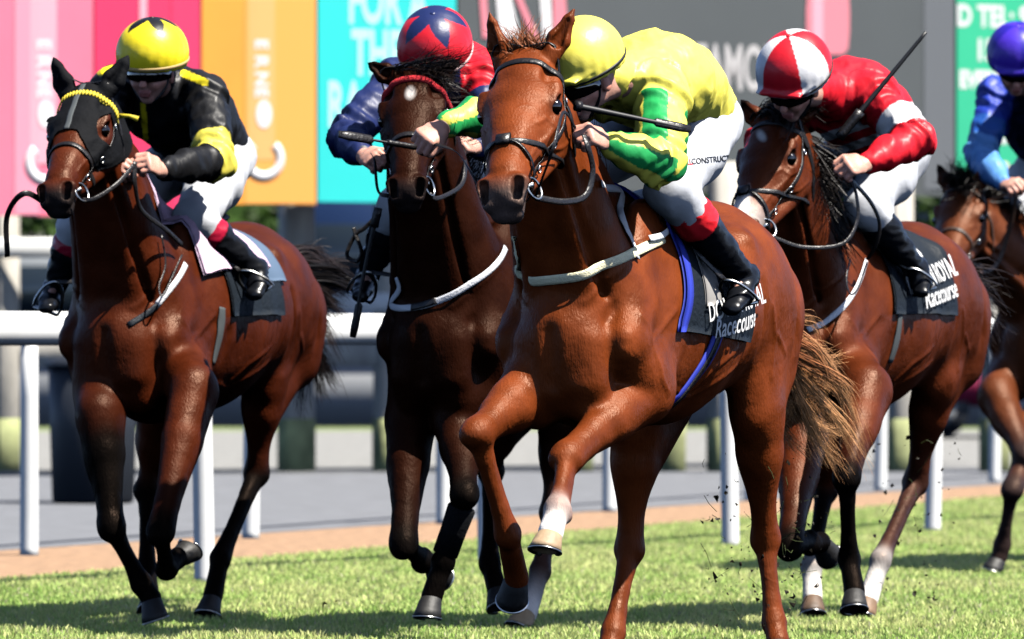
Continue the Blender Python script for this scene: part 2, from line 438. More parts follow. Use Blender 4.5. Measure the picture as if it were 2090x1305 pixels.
# white running rails, two rows
M['white'] = simple('white_plastic', (.86, .87, .86), rough=.38, var=.05, vscale=3, bump=.1, bscale=8)
def rail_row(p0, p1, n, i0, i1, top, th, label, lean=.02):
    p0, p1 = A([*p0, 0.]), A([*p1, 0.]); st = (p1-p0)/n; t = nrm(st)
    root = empty('running_rail', p0, label, 'rail', 'white rails beside the track')
    mb = MB(); pts = [p0+st*(i0-.5)+UP*(top-th/2)+(st*(i1-i0+1))*k/60. for k in range(61)]
    mb.tube(pts, th*.5, n=16, nor=np.cross(t, UP), flat=.8); mb.build('rail', M['white'], root)
    for i in range(i0, i1+1):
        b = p0+st*i; m2 = MB(); le = A([random.uniform(-1, 1)*lean, 0, 0])
        zz = [-.02, .03, .3, .8, top-th*.5]; ww = [.05, .047, .047, .045, .042]
        m2.tube([b-UP*0+A([0, 0, z])+le*(1-z) for z in zz], ww, n=14)
        m2.tube([b+A([0, 0, top-th*1.25]), b+A([0, 0, top-th*.9])], [.045, .06], n=14)
        m2.build('post', M['white'], root)
    return root
rail_row(g(410, 1190), g(1910, 1086), 3, -3, 5, 1.215, .15, 'nearer white plastic running rail on round posts, directly behind the horses')
rail_row(g(60, 1131), g(1800, 1001), 5, -3, 7, 1.215, .12, 'farther white plastic running rail on posts standing in the bark strip')

# wooden post and rail fence that carries the hoardings
M['wood'] = simple('weathered_wood', (.52, .49, .43), rough=.9, var=.3, vscale=3, bump=.6, bscale=10, stretch=(3, 3, .6))
M['woodgreen'] = simple('mossy_wood', (.34, .37, .17), rough=.95, var=.35, vscale=4, bump=.6, bscale=10)
DF = 46.9
BY = rad(27); BN = A([math.sin(BY), -math.cos(BY), 0]); BT = A([math.cos(BY), math.sin(BY), 0])
fr = empty('wooden_fence', (0, DF, 0), 'weathered grey wooden post and rail fence below the advertising boards', 'fence')
for px in (-180, 12, 215, 605, 790, 980, 1180, 1370, 1478, 1835, 2030, 2230):
    mb = MB(); w = .26 if px in (605,) else random.uniform(.17, .24); c = P(px, 690, DF); c[2] = 1.25
    mb.box(c, (w, .18, 2.6), rot=np.stack([BT, -BN, UP], 1), bevel=.02); mb.build('post', M['wood'], fr)
    mb = MB(); mb.box(c-UP*(1.25-.22), (w+.012, .192, .46), rot=np.stack([BT, -BN, UP], 1), bevel=.02); mb.build('mossy_foot', M['woodgreen'], fr)
for (y0, y1, zo) in ((700, 748, .0),):
    mb = MB(); a = P(-300, y0, DF-.14); b = P(2400, y1, DF-.14)
    mb.box(((a[0]+b[0])/2, DF+.0, (a[2]+b[2])/2), (b[0]-a[0], .07, abs(a[2]-b[2])), bevel=.01); mb.build('crossbar', M['wood'], fr)
mb = MB(); a = P(-300, 486, DF-.2); b = P(150, 526, DF-.2); mb.box(((a[0]+b[0])/2, DF-.2, (a[2]+b[2])/2), (b[0]-a[0], .06, abs(a[2]-b[2])), bevel=.01); mb.build('white_board', M['white'], fr)
mb = MB(); a = P(640, 598, DF-.2); b = P(960, 638, DF-.2); mb.box(((a[0]+b[0])/2, DF-.2, (a[2]+b[2])/2), (b[0]-a[0], .06, abs(a[2]-b[2])), bevel=.01); mb.build('white_board', M['white'], fr)

# advertising boards
def textmesh(txt, size, mat, name, parent, fn, bold=0.0, align='LEFT', sub=3, font_shear=0, thick=.0, xscale=1.0):
    """text laid through fn(u,v)->world; letters are real raised faces"""
    cu = bpy.data.curves.new('t', 'FONT'); cu.body = txt; cu.size = size; cu.offset = bold; cu.align_x = align; cu.shear = font_shear; cu.resolution_u = 4
    o = bpy.data.objects.new('t', cu); S.collection.objects.link(o)
    me = bpy.data.meshes.new_from_object(o.evaluated_get(bpy.context.evaluated_depsgraph_get()))
    V = [(v.co.x*xscale, v.co.y) for v in me.vertices]; F = [tuple(p.vertices) for p in me.polygons]
    S.collection.objects.unlink(o); bpy.data.objects.remove(o)
    import bmesh
    bm = bmesh.new(); vs = [bm.verts.new((a, b, 0)) for a, b in V]
    for f in F:
        try: bm.faces.new([vs[i] for i in f])
        except Exception: pass
    bmesh.ops.triangulate(bm, faces=bm.faces[:])
    for _ in range(sub): bmesh.ops.subdivide_edges(bm, edges=[e for e in bm.edges if e.calc_length() > size*.15], cuts=1)
    bmesh.ops.triangulate(bm, faces=bm.faces[:])
    bm.verts.ensure_lookup_table(); bm.verts.index_update()
    W2 = [fn(v.co.x, v.co.y) for v in bm.verts]; F2 = [tuple(v.index for v in f.verts) for f in bm.faces]; bm.free()
    return mesh_obj(name, W2, F2, mat, parent, smooth=False)
DB = 46.3
BY = rad(27); BN = A([math.sin(BY), -math.cos(BY), 0]); BT = A([math.cos(BY), math.sin(BY), 0])
_P = P
def P(px, py, d):
    """points written for the board row land on its plane, which follows the track"""
    if not DB-.1 < d < DB+.1: return _P(px, py, d)
    k = A([(px-1045.0)/FPX, 1., (690.0-py)/FPX]); C0 = A([0, 0, CAMZ]); t = ((A([0, DB, 0])-C0)@BN+(DB-d))/(k@BN); return C0+k*t
def board(x0, x1, ybot, col, label, name='advertising_board', ytop=-190, d=DB, shade=None):
    a = P(x0, ybot, d); b = P(x1, ybot, d); t = P(x0, ytop, d)
    root = empty(name, ((a[0]+b[0])/2, (a[1]+b[1])/2, a[2]), label, 'advertising board', 'advertising boards along the track')
    mt = simple('board_'+name, col, rough=.5, var=.05, vscale=1.2)
    mb = MB(); m_ = (a+b)/2-BN*.03; mb.box((m_[0], m_[1], (a[2]+t[2])/2), (np.linalg.norm((b-a)[:2]), .06, t[2]-a[2]), rot=np.stack([BT, -BN, UP], 1)); mb.build('panel', mt, root, smooth=False)
    return root
def rect(root, x0, y0, x1, y1, mat, name, off=.008, d=DB, rnd=False):
    mb = MB()
    if rnd:
        cx, cy, rx, ry = (x0+x1)/2, (y0+y1)/2, (x1-x0)/2, (y1-y0)/2; pts = [P(cx+rx*math.cos(a), cy+ry*math.sin(a), d-off) for a in np.linspace(0, 2*np.pi, 33)[:-1]]
        mb.add(pts, [tuple(range(32))])
    else: mb.add([P(x0, y1, d-off), P(x1, y1, d-off), P(x1, y0, d-off), P(x0, y0, d-off)], [(0, 1, 2, 3)])
    return mb.build(name, mat, root, smooth=False)
M['pr_white'] = simple('print_white', (.86, .84, .84), rough=.5)
M['pr_grey'] = simple('print_pale_grey', (.55, .53, .52), rough=.6)
M['pr_pink'] = simple('print_pale_pink', (.86, .42, .50), rough=.5)
M['pr_palor'] = simple('print_pale_orange', (.90, .46, .15), rough=.5)
def hook(root, cx, cy, col, lt, seed):
    """tall pale stem, stacked block letters, a dot and a hook like the sign's drawing"""
    rect(root, cx-30, -150, cx-18, cy-10, lt, 'stem_stripe', off=.006)
    rect(root, cx-18, -150, cx+24, cy+5, lt, 'stem', off=.007)
    glyphs = 'ERNE'
    for i, ch in enumerate(glyphs):
        def fn(u, v, i=i): 
            q = P(cx-15, 80+i*33, DB-.010); return q+BT*v-UP*u
        textmesh(ch, .155, M['pr_white'], 'printed_letter', root, fn, bold=.006, sub=1)
    rect(root, cx-14, 204, cx+18, 262, M['pr_white'], 'printed_oval', off=.012, rnd=True)
    pts = [P(cx+2+34*math.cos(a), cy+2+36*math.sin(a), DB-.012) for a in np.linspace(rad(-50), rad(230), 25)]
    mb = MB(); mb.tube(pts, .04, n=6, flat=.1, nor=BN); mb.build('printed_hook', M['pr_white'], root)
r1 = board(-190, 190, 438, (.95, .20, .30), 'pink advertising board with a pale upright stripe, leftmost in the row')
rect(r1, 30, -190, 80, 438, simple('print_light_pink', (.95, .32, .42), rough=.5), 'pale_stripe', off=.005)
hook(r1, 92, 330, None, M['pr_pink'], 1)
r2 = board(194, 408, 432, (.88, .03, .12), 'crimson advertising board behind the yellow cap of the left jockey')
rect(r2, 285, -190, 300, 200, M['pr_pink'], 'stem', off=.006)
rect(r2, 350, -190, 408, 432, simple('print_crimson', (.80, .035, .13), rough=.5), 'stripe', off=.005)
r3 = board(412, 645, 416, (.95, .36, .04), 'orange advertising board with white hook drawing')
rect(r3, 500, -190, 645, 416, simple('print_orange', (.95, .42, .08), rough=.5), 'lighter_half', off=.004)
hook(r3, 537, 322, None, M['pr_palor'], 2)
r4 = board(649, 931, 412, (.02, .66, .62), 'teal advertising board with large pale capital letters')
M['pr_teal'] = simple('print_pale_teal', (.5, .9, .88), rough=.5)
for (tx, x, y, sz) in (('FOR A', 710, 44, .50), ('THE', 718, 150, .50), ('RACE', 668, 256, .50)):
    textmesh(tx, sz, M['pr_teal'], 'printed_word', r4, lambda u, v, x=x, y=y: P(x, y, DB-.003)+BT*u+UP*v, bold=.018, sub=1, xscale=.5)
r5 = board(935, 1948, 388, (.09, .10, .10), 'long dark grey advertising board with pale capital letters and pink bottle', )
textmesh('SO FAMOUS', .52, M['pr_grey'], 'printed_word', r5, lambda u, v: P(1338, 178, DB-.003)+BT*u+UP*v, bold=.014, sub=1, xscale=.46)
rect(r5, 1886, -190, 1948, 388, simple('print_grey', (.14, .15, .16), rough=.5), 'grey_panel', off=.005)
pk = simple('print_bottle_pink', (.80, .25, .30), rough=.5)
mb = MB(); prof = [(-160, 34), (-60, 38), (20, 44), (60, 44), (100, 41), (112, 30)]
vv = [P(1690-w, y, DB-.01) for y, w in prof]+[P(1690+w, y, DB-.01) for y, w in prof[::-1]]
mb.add(vv, [tuple(range(len(vv)))[::-1]]); mb.build('printed_bottle', pk, r5, smooth=False)
rect(r5, 1658, -100, 1680, 100, M['pr_pink'], 'bottle_shine', off=.014)
for (x0, x1, x2, x3, mt) in ((1008, 1030, 1020, 1062, M['pr_white']), (1030, 1042, 1085, 1100, pk), (1098, 1120, 1108, 1128, M['pr_white']), (1128, 1150, 1130, 1160, pk), (975, 988, 985, 1000, pk)):
    mb = MB(); mb.add([P(x0, -60, DB-.01), P(x1, -60, DB-.01), P(x3, 78, DB-.01), P(x2, 78, DB-.01)], [(0, 3, 2, 1)]); mb.build('printed_streak', mt, r5, smooth=False)
r6 = board(1953, 2330, 345, (.03, .52, .27), 'green advertising board with white lettering at the right edge')
for (tx, x, y, sz) in (('D TEL: 92', 1953, 52, .25), ('15', 1990, 122, .25), ('EVERY', 1958, 178, .2), ('RACE DAY', 2030, 292, .2)):
    textmesh(tx, sz, M['pr_white'], 'printed_word', r6, lambda u, v, x=x, y=y: P(x, y, DB-.003)+BT*u+UP*v, bold=.01, sub=1, xscale=.8)

# dark waste bin by the rail, vehicles and shrubs far behind the fence
M['black_plastic'] = simple('black_plastic', (.018, .022, .03), rough=.5)
bc = A([*g(190, 1026), 0.])
root = empty('waste_bin', bc, 'dark blue-black round waste bin standing on the road behind the left horse', 'bin')
mb = MB(); mb.tube([bc+UP*z for z in (0, .02, .5, .9)], [.26, .275, .29, .30], n=28); mb.build('drum', M['black_plastic'], root)
mb = MB(); mb.tube([bc+UP*z for z in (.9, .93, .95, .985)], [.32, .32, .3, .2], n=28); mb.build('lid', M['black_plastic'], root)
def van(name, x0, x1, d, h, col, label, z0=.35):
    a = P(x0, 690, d); b = P(x1, 690, d); w = b[0]-a[0]; c = (a[0]+b[0])/2
    root = empty(name, (c, d, 0), label, 'van' if h > 1.7 else 'car', 'vehicles parked behind the fence')
    mt = simple('paint_'+name, col, rough=.3, coat=.5)
    mb = MB(); mb.box((c, d+.9, z0+(h*.5-z0)/2+.05), (w, 1.8, h*.5-z0+.1), bevel=.12); mb.box((c+w*.04, d+.9, h*.5+(h*.5)/2), (w*(.9 if h > 1.7 else .6), 1.6, h*.5+.05), bevel=.18); mb.build('body', mt, root)
    mb = MB(); mb.box((c+w*.04, d+.085, h*.72), (w*(.8 if h > 1.7 else .5), .04, h*.28), bevel=.015); mb.build('window', M['eyeglass'], root)
    for t in (.2, .8):
        mb = MB(); q = A([a[0]+w*t, d+.06, .33]); mb.tube([q, q+A([0, .22, 0])], .33, n=20, nor=UP); wh = mb.build('wheel', M['black_plastic'], root)
        mb = MB(); mb.tube([q-A([0, .012, 0]), q+A([0, .01, 0])], .19, n=16, nor=UP); mb.build('rim', M['grey'], wh)
    return root
M['eyeglass'] = simple('window_glass', (.02, .03, .04), rough=.08, coat=.3)
M['grey'] = simple('dull_grey', (.30, .31, .32), rough=.6)
van('parked_van', 560, 1010, 74, 3.0, (.012, .03, .09), 'dark blue van parked behind the fence, between the orange board and second horse')
van('parked_van', -220, 330, 76, 2.4, (.28, .30, .31), 'grey van parked behind the fence at the left edge')
van('parked_van', 1330, 1760, 74, 2.7, (.22, .30, .38), 'pale blue-grey van parked behind the fence, beside the front jockey')
van('parked_car', 1860, 2150, 62, 1.45, (.35, .03, .08), 'dark red car parked beyond the rails at the right')
van('parked_car', 1050, 1330, 78, 1.5, (.05, .06, .07), 'dark grey car parked behind the fence in the middle')
mb = MB(); 
rw = empty('low_wall', (0, 70, 0), 'low red brick wall behind the wooden fence', 'wall')
mb.box((0, 70.4, 1.1), (40, .3, .3), bevel=.02); mb.build('coping', simple('brick_red', (.42, .10, .08), rough=.8, var=.3, vscale=2), rw)
mb = MB(); mb.box((0, 70.45, .45), (40, .22, .9)); mb.build('wall', M['grey'], rw)
M['clad'] = simple('dull_cladding', (.13, .15, .18), rough=.7, var=.25, vscale=.5)
sh_ = empty('long_shed', (0, 96, 0), 'long low grey-blue shed far behind the advertising boards', 'building')
mb = MB(); mb.box((0, 100, 4), (90, 8, 8)); mb.build('wall', M['clad'], sh_, smooth=False)
mb = MB(); mb.box((0, 99.5, 8.2), (92, 10, .4)); mb.build('roof', M['grey'], sh_, smooth=False)
for k in range(-4, 5):
    mb = MB(); mb.box((k*4.5, 95.96, 1.6), (2.6, .06, 3.0)); mb.build('door', M['black_plastic'] if k % 2 else M['wood'], sh_, smooth=False)
def bush(x, y, r, h, label, seed, name='hedge_bush'):
    rr = np.random.default_rng(seed); n = 9000
    u = rr.normal(0, 1, (n, 3)); u /= np.linalg.norm(u, axis=1)[:, None]; q = u*rr.uniform(.55, 1.05, n)[:, None]**.5
    q[:, 2] = abs(q[:, 2]); c = A([x, y, 0])+q*A([r, r*.7, h])
    sz = rr.uniform(.10, .20, n)[:, None]; a = rr.normal(0, 1, (n, 3)); b = rr.normal(0, 1, (n, 3))
    V = np.stack([c-a*sz*.5, c+a*sz*.5, c+b*sz], 1).reshape(-1, 3); F = np.arange(n*3).reshape(-1, 3).astype(np.int32)
    col = np.repeat(A([.05, .10, .02])*rr.uniform(.6, 1.8, n)[:, None], 3, axis=0)
    root = empty(name, (x, y, 0), label, 'bush', 'bushes behind the fence')
    mesh_obj('foliage', V, F, M['blade'], root, cols=col, smooth=False)
    mb = MB(); [mb.tube([A([x, y, 0]), A([x+math.cos(k)*r*.5, y+math.sin(k)*r*.3, h*.8])], [.04, .01], n=6) for k in range(5)]; mb.build('stem', M['wood'], root)
bush(-7, 82, 4, 6, 'dark green bush behind the pink board', 1); bush(0, 85, 5, 7, 'tall dark green bush behind the long grey board', 2); bush(8, 83, 5, 6, 'dark green bush behind the green board', 3)
# ------------------------------------------------------------------ horses
FWD = nrm([-math.sin(rad(27)), -math.cos(rad(27)), 0]); LEFT = np.cross(UP, FWD)
class Horse: pass
def horse_body(name, label, px, d, head, legs, col, dark, muz, lower=None, zoff=0, neckw=1, h=.0095, hf=.0055, coat=None, earrot=(0, 0), marks=None, fwd=None, scale=1.0, chestw=1.0, legw=1.2, group='horses galloping in the race'):
    """px,d: photo column and distance of the breast; head: poll, nose tip, left-hand direction; legs: joint points"""
    H = Horse(); f = FWD if fwd is None else fwd; l = np.cross(UP, f)
    O = P(px, 690, d); O[2] = zoff
    def L(x, y, z): return O+f*(x*scale)+l*(y*scale)+UP*(z*scale)
    H.L = L; H.f = f; H.l = l; H.O = O
    s = Sculpt()
    # trunk ---------------------------------------------------------------
    tr = [(-.02, 1.10, .16, .18), (-.18, 1.14, .215, .29), (-.42, 1.175, .25, .36), (-.7, 1.17, .28, .35), (-.95, 1.20, .27, .31), (-1.15, 1.26, .25, .27)]
    s.chain([L(t[0], 0, t[1]) for t in tr], [(t[2]*chestw, t[3]) for t in tr], k=.04, n=l)
    s.seg(L(-.32, 0, 1.42), L(-.62, 0, 1.40), (.05, .15), (.09, .11), k=.07, n=l)          # withers
    s.chain([L(-1.0, 0, 1.36), L(-1.2, 0, 1.38), L(-1.42, 0, 1.3)], [(.16, .14), (.19, .17), (.14, .15)], k=.05, n=l)   # croup
    s.seg(L(.0, 0, .98), L(-.3, 0, .9), (.15, .14), (.16, .13), k=.05, n=l)      # brisket
    for sd in (-1, 1):
        y = sd
        s.seg(L(-1.12, y*.13, 1.3), L(-1.38, y*.14, 1.18), (.13, .2), (.125, .2), k=.05, n=l)      # haunch
        s.seg(L(-1.42, y*.12, 1.25), L(-1.44, y*.13, 1.0), (.095, .11), (.09, .1), k=.05, n=l)   # buttock
        # shoulder blade, arm, pectoral
        s.seg(L(-.3, y*.13, 1.45), L(-.04, y*.185, 1.1), (.06, .1), (.075, .085), k=.04, n=l)
        s.seg(L(-.05, y*.17, 1.07), L(-.24, y*.19, .93), (.075, .095), (.07, .09), k=.03, n=l)
        s.seg(L(-.34, y*.19, 1.22), L(-.26, y*.2, .98), (.05, .09), (.055, .085), k=.025, n=l)    # triceps
        s.ell(L(.06, y*.085, 1.02), (.13, .075, .07), UP, l, k=.022)     # pectoral
        s.ell(L(.01, y*.09, .9), (.08, .07, .09), UP, l, k=.03)
    s.seg(L(.165, 0, 1.12), L(.145, 0, .95), .010, .010, k=.05, sub=True)                    # groove between the pectorals
    for y in (-1, 1):
        s.seg(L(-.16, y*.16, 1.38), L(.05, y*.16, 1.16), .010, .012, k=.035, sub=True)        # in front of the shoulder
        s.seg(L(-.30, y*.275, 1.16), L(-.10, y*.262, 1.03), .010, .008, k=.03, sub=True)      # shoulder and arm
        s.seg(L(-.40, y*.285, 1.12), L(-.36, y*.26, .92), .012, .010, k=.035, sub=True)       # behind the elbow
        s.seg(L(-1.24, y*.285, 1.38), L(-1.30, y*.275, 1.02), .008, .010, k=.03, sub=True)    # thigh muscles
        s.seg(L(-1.36, y*.255, 1.30), L(-1.38, y*.25, .98), .006, .008, k=.03, sub=True)
        s.seg(L(-1.02, y*.285, 1.28), L(-1.06, y*.27, 1.0), .010, .012, k=.04, sub=True)      # flank
        s.ell(L(-1.0, y*.19, 1.40), (.05, .05, .035), UP, l, k=.06)                            # point of the hip
        s.ell(L(.02, y*.205, 1.08), (.05, .03, .035), UP, l, k=.03)                            # point of the shoulder
    # neck ----------------------------------------------------------------
    poll, nose = A(head['poll']), A(head['nose'])
    axh = nrm(nose-poll); hl = head.get('len', np.linalg.norm(nose-poll)); hs = hl/.6
    lat = A(head['lat'], dtype=float); lat = nrm(lat-(lat@axh)*axh); nf = np.cross(lat, axh); nf = nf if nf@FWD > 0 else -nf   # face normal
    H.poll, H.nose, H.axh, H.lat, H.nf, H.hs = poll, nose, axh, lat, nf, hs
    hw = head.get('hw', 1.2); H.hw = hw
    def G(u, v, w): return poll+axh*u*hs+lat*v*hs*hw+nf*w*hs*1.05       # head frame: along face, left, out of the face
    H.G = G
    nb = L(-.14, 0, 1.24); n0 = G(.05, 0, -.15)
    nmid = lerp(n0, nb, .45)+f*.035+UP*.02
    crest = nrm(np.cross(nb-n0, l)); 
    s.chain([n0, nmid, nb], [(.078*neckw, .12), (.09*neckw, .165), (.16*neckw, .25)], k=.04, n=l)
    s.chain([G(-.005, 0, -.12), lerp(G(0, 0, -.13), L(-.34, 0, 1.47), .5)+UP*.035, L(-.36, 0, 1.46)], [(.05, .07), (.045, .09), (.05, .1)], k=.05, n=l)  # crest
    # throat muscles each side of the windpipe
    for sd in (-1, 1):
        s.seg(G(.2, sd*.055, -.2), L(.02, sd*.07, 1.2), (.04, .045), (.06, .06), k=.03, n=l)
        s.seg(lerp(G(.08, sd*.06, -.16), L(-.1, sd*.15, 1.3), .1), L(-.1, sd*.15, 1.24), (.04, .07), (.06, .1), k=.04, n=l)
    for sd in (-1, 1):
        s.seg(G(.22, sd*.062, -.17), L(.03, sd*.13, 1.24), .010, .014, k=.03, sub=True)        # jugular groove
    # head ----------------------------------------------------------------
    def R(a, b): return (a*hs*hw, b*hs*1.05)
    st = [(0.0, -.085, .072, .08), (.09, -.078, .095, .088), (.18, -.085, .102, .1), (.27, -.082, .084, .095), (.38, -.068, .062, .075), (.48, -.058, .054, .062), (.555, -.055, .054, .055)]
    s.chain([G(t[0], 0, t[1]) for t in st], [R(t[2], t[3]) for t in st], k=.012, n=lat)
    s.seg(G(.1, 0, -.03), G(.5, 0, -.016), R(.058, .026), R(.03, .016), k=.02, n=lat)        # nasal bone
    for sd in (-1, 1):
        s.ell(G(.2, sd*.07, -.15), (.095*hs, .036*hs, .085*hs), axh, lat, k=.02)               # jaw plate
        s.seg(G(.28, sd*.055, -.19), G(.47, sd*.03, -.12), R(.022, .03), R(.02, .022), k=.025, n=lat)
        s.seg(G(.135, sd*.085, -.042), G(.2, sd*.095, -.052), R(.026, .024), R(.02, .018), k=.018, n=lat)   # brow
        s.seg(G(.225, sd*.09, -.085), G(.38, sd*.055, -.075), R(.016, .014), R(.01, .01), k=.025, n=lat)     # cheek ridge
        s.ell(G(.195, sd*.105, -.064), (.034*hs, .024*hs, .024*hs), axh, lat, k=.010, sub=True)    # socket
        s.ell(G(.09, sd*.078, -.03), (.03*hs, .02*hs, .018*hs), axh, lat, k=.03, sub=True)       # hollow above the eye
        s.seg(G(.545, sd*.04, -.03), G(.6, sd*.03, -.055), R(.03, .026), R(.024, .024), k=.014, n=lat)        # nostril wing
    s.seg(G(.575, 0, -.06), G(.61, 0, -.09), R(.048, .034), R(.04, .03), k=.02, n=lat)         # upper lip
    s.seg(G(.5, 0, -.115), G(.575, 0, -.13), R(.034, .026), R(.03, .024), k=.018, n=lat)       # chin
    for sd in (-1, 1):
        nw = nrm(lat*sd*.75+nf*.75+axh*.35)
        s.seg(G(.562, sd*.046, -.012), G(.592, sd*.036, -.045), R(.015, .018), R(.014, .019), k=.006, n=nrm(np.cross(nw, axh)), sub=True, c=(.004, .003, .003))
    s.seg(G(.62, -.05, -.115), G(.62, .05, -.115), .004, .004, k=.012, sub=True)
    s.seg(G(.5, .05, -.1), G(.62, .045, -.112), .004, .004, k=.01, sub=True)
    # ears ----------------------------------------------------------------
    H.ears = []
    if head.get('ears', True) is not False:
      for sd, rt in zip((-1, 1), head.get('ears', [None, None]) if isinstance(head.get('ears', True), list) else (None, None)):
        base = G(-.01, sd*.062, -.05)
        dr = nrm(-axh*1.0+nf*.35+lat*sd*.25) if rt is None else nrm(rt)
        open_ = nrm(nf*.8+lat*sd*.5+A([0, -1, 0])*.3); open_ = nrm(open_-(open_@dr)*dr)
        lt = np.cross(dr, open_); e = head.get('earl', .155)*hs
        s.chain([base, base+dr*e*.4, base+dr*e*.8, base+dr*e], [(.03, .028), (.038, .026), (.018, .014), (.005, .006)], k=.012, n=lt, cs=[col, col, dark, dark])
        s.chain([base+dr*e*.3+open_*.02, base+dr*e*.75+open_*.02], [(.02, .018), (.008, .014)], k=.008, n=lt, sub=True)
    # legs ----------------------------------------------------------------
    lo = lower or {}
    H.hoof = []; mark = len(s.pr)
    for nm, J in legs.items():
        fore = nm[0] == 'F'; sd = 1 if nm[1] == 'L' else -1
        c0, c1 = lo.get(nm, lo.get('all', (col, dark)))         # upper and lower colours
        sock = lo.get(nm+'_sock'); hc = lo.get(nm+'_hoof', (.009, .008, .007))
        K, F_, C_, T_ = [A(q) for q in J['pts']]               # knee|hock, fetlock, coronet, toe
        C_ = T_-nrm(T_-C_)*min(np.linalg.norm(T_-C_), .078)
        if fore:
            E = A(J.get('top', L(-.2, sd*.17, .93)))
            sw = l
            s.seg(L(-.16, sd*.17, 1.0), E, (.08, .1), (.075, .09), k=.04, n=sw)
            m = lerp(E, K, .35)
            s.chain([E, m, lerp(E, K, .8), K], [(.075, .09), (.062, .072), (.038, .043), (.045, .048)], k=.015, n=sw, cs=[c0, c0, lerp(A(c0), A(c1), .6), c1])
            s.ell(lerp(E, K, .3)+sw*sd*.03, (.13, .03, .04), K-E, sw, k=.025, col=c0)          # extensor belly
            fb = nrm(np.cross(K-E, sw)); fb = fb if fb@f < 0 else -fb
            s.seg(lerp(E, K, .02)+fb*.035-sw*sd*.01, lerp(E, K, .62)+fb*.018, (.035, .035), (.018, .018), k=.018, n=sw, c=c0)      # flexor muscles
            s.seg(lerp(E, K, .05)+fb*.012+sw*sd*.062, lerp(E, K, .6)+fb*.006+sw*sd*.038, .006, .005, k=.02, n=sw, sub=True)
            for q_ in (-1, 1): s.ell(K+sw*q_*.03, (.03, .014, .024), K-E, sw, k=.012, col=c1)      # sides of the knee
            kn = nrm((K-E)/np.linalg.norm(K-E)-(F_-K)/np.linalg.norm(F_-K)+f*.3)       # front of the knee
            s.seg(K+kn*.012+nrm(E-K)*.022, K+kn*.012-nrm(E-K)*.022, (.04, .034), (.036, .03), k=.014, n=sw, c=c1)
            back = -kn
        else:
            E = A(J.get('top', L(-1.08, sd*.2, .98)))           # stifle
            sw = l
            s.seg(L(-1.22, sd*.15, 1.25), E, (.1, .18), (.07, .12), k=.05, n=sw)
            s.seg(L(-1.42, sd*.13, 1.05), lerp(E, K, .5), (.07, .1), (.045, .06), k=.05, n=sw)
            s.chain([E, lerp(E, K, .35), lerp(E, K, .8), K], [(.075, .1), (.062, .085), (.031, .044), (.045, .050)], k=.018, n=sw, cs=[c0, c0, lerp(A(c0), A(c1), .5), c1])
            v = nrm(K-(lerp(E, F_, .5))); back = nrm(v-f*.25)
            if back@f > 0: back = nrm(back-f*1.2)
            s.seg(K+back*.052+nrm(E-K)*.05, K+back*.032+nrm(F_-K)*.035, (.020, .022), (.024, .028), k=.014, n=sw, c=c1)      # point of hock
            s.seg(K+back*.05+nrm(E-K)*.05, lerp(E, K, .45)+back*.05, (.012, .016), (.018, .02), k=.03, n=sw, c=c0)    # Achilles tendon
        cl = c1 if J.get('cannon') is None else J['cannon']
        r0 = .030 if fore else .032
        s.chain([K, lerp(K, F_, .25), lerp(K, F_, .75), F_], [(.037, .042), (r0-.007, r0-.001), (r0-.008, r0-.001), (.036, .040)], k=.012, n=sw, cs=[c1, cl, cl, cl])
        tb = back*.0
        dirc = nrm(F_-K); bk = nrm(back-(back@dirc)*dirc)
        s.chain([lerp(K, F_, .12)+bk*.024, lerp(K, F_, .85)+bk*.026], [(.011, .012), (.013, .014)], k=.007, n=sw, cs=[cl, cl])   # tendons
        s.seg(F_+bk*.024, F_+bk*.032+dirc*.010, (.022, .02), (.02, .018), k=.014, n=sw, c=cl)                                # ergot
        pc = sock or cl
        s.seg(F_, C_, (.029, .03), (.033, .035), k=.016, n=sw, c=pc if J.get('lowsock') is None else cl, c2=pc)
        hd = nrm(T_-C_); hn = nrm(sw-(sw@hd)*hd); fr = np.cross(hn, hd)
        toe = nrm(lerp(K, F_, .5)-lerp(C_, T_, .5)); 
        H.hoof.append((C_, T_, hn, nrm(-bk-(-bk@hd)*hd), hc, fore))
    for p in s.pr[mark:]:
        p['ra'] = (p['ra'][0]*legw, p['ra'][1]*legw); p['rb'] = (p['rb'][0]*legw, p['rb'][1]*legw)
    if 'fix' in head: head['fix'](s, H)
    if head.get('extra'): head['extra'](s, H)
    hmin = np.minimum(poll, nose)-.17; hmax = np.maximum(poll, nose)+.17
    V, Q = s.mesh(h=h, fine=[(hmin, hmax)], hf=hf)
    V = smooth(V, Q, 2, .4)
    V = veins(V, vnormals(V, Q), H)
    C = s.paint(V, col)
    H.s = s
    # head colouring: dark muzzle
    hx = (V-poll)@axh/hs; hy = (V-poll)@lat/hs/hw; hz = (V-poll)@nf/hs
    inh = (hx > -.05) & (hx < .72) & (abs(hy) < .16) & (hz > -.3) & (hz < .12)
    m = np.where(inh, np.clip((hx-.5+np.clip((-.06-hz)*.6, -.05, .1))/.07, 0, 1), 0)[:, None]
    C = C*(1-m)+A(muz)[None]*m
    e = np.sqrt((hx-.195)**2+(abs(hy)-.100)**2+(hz+.064)**2); m = np.where(inh, np.clip(1.35-e/.03, 0, 1), 0)[:, None]
    C = C*(1-m*.8)+A(muz)[None]*m*.8
    for sd in (-1, 1):      # nostril interior
        c = G(.577, sd*.042, -.03); dd = np.linalg.norm((V-c)*1.0, axis=1)/hs
        ni = ((V-c)@nrm(lat*sd*.75+nf*.75+axh*.35))/hs
        m = (np.clip(1.6-dd/.016, 0, 1)*(ni < .004))[:, None]; C = C*(1-m)+A((.003, .002, .002))*m
    if marks: C = marks(V, C, H, hx, hy, hz, inh)
    wob = A([noise.noise(Vector(v)*7) for v in V])
    C = C*(1+.12*wob[:, None])
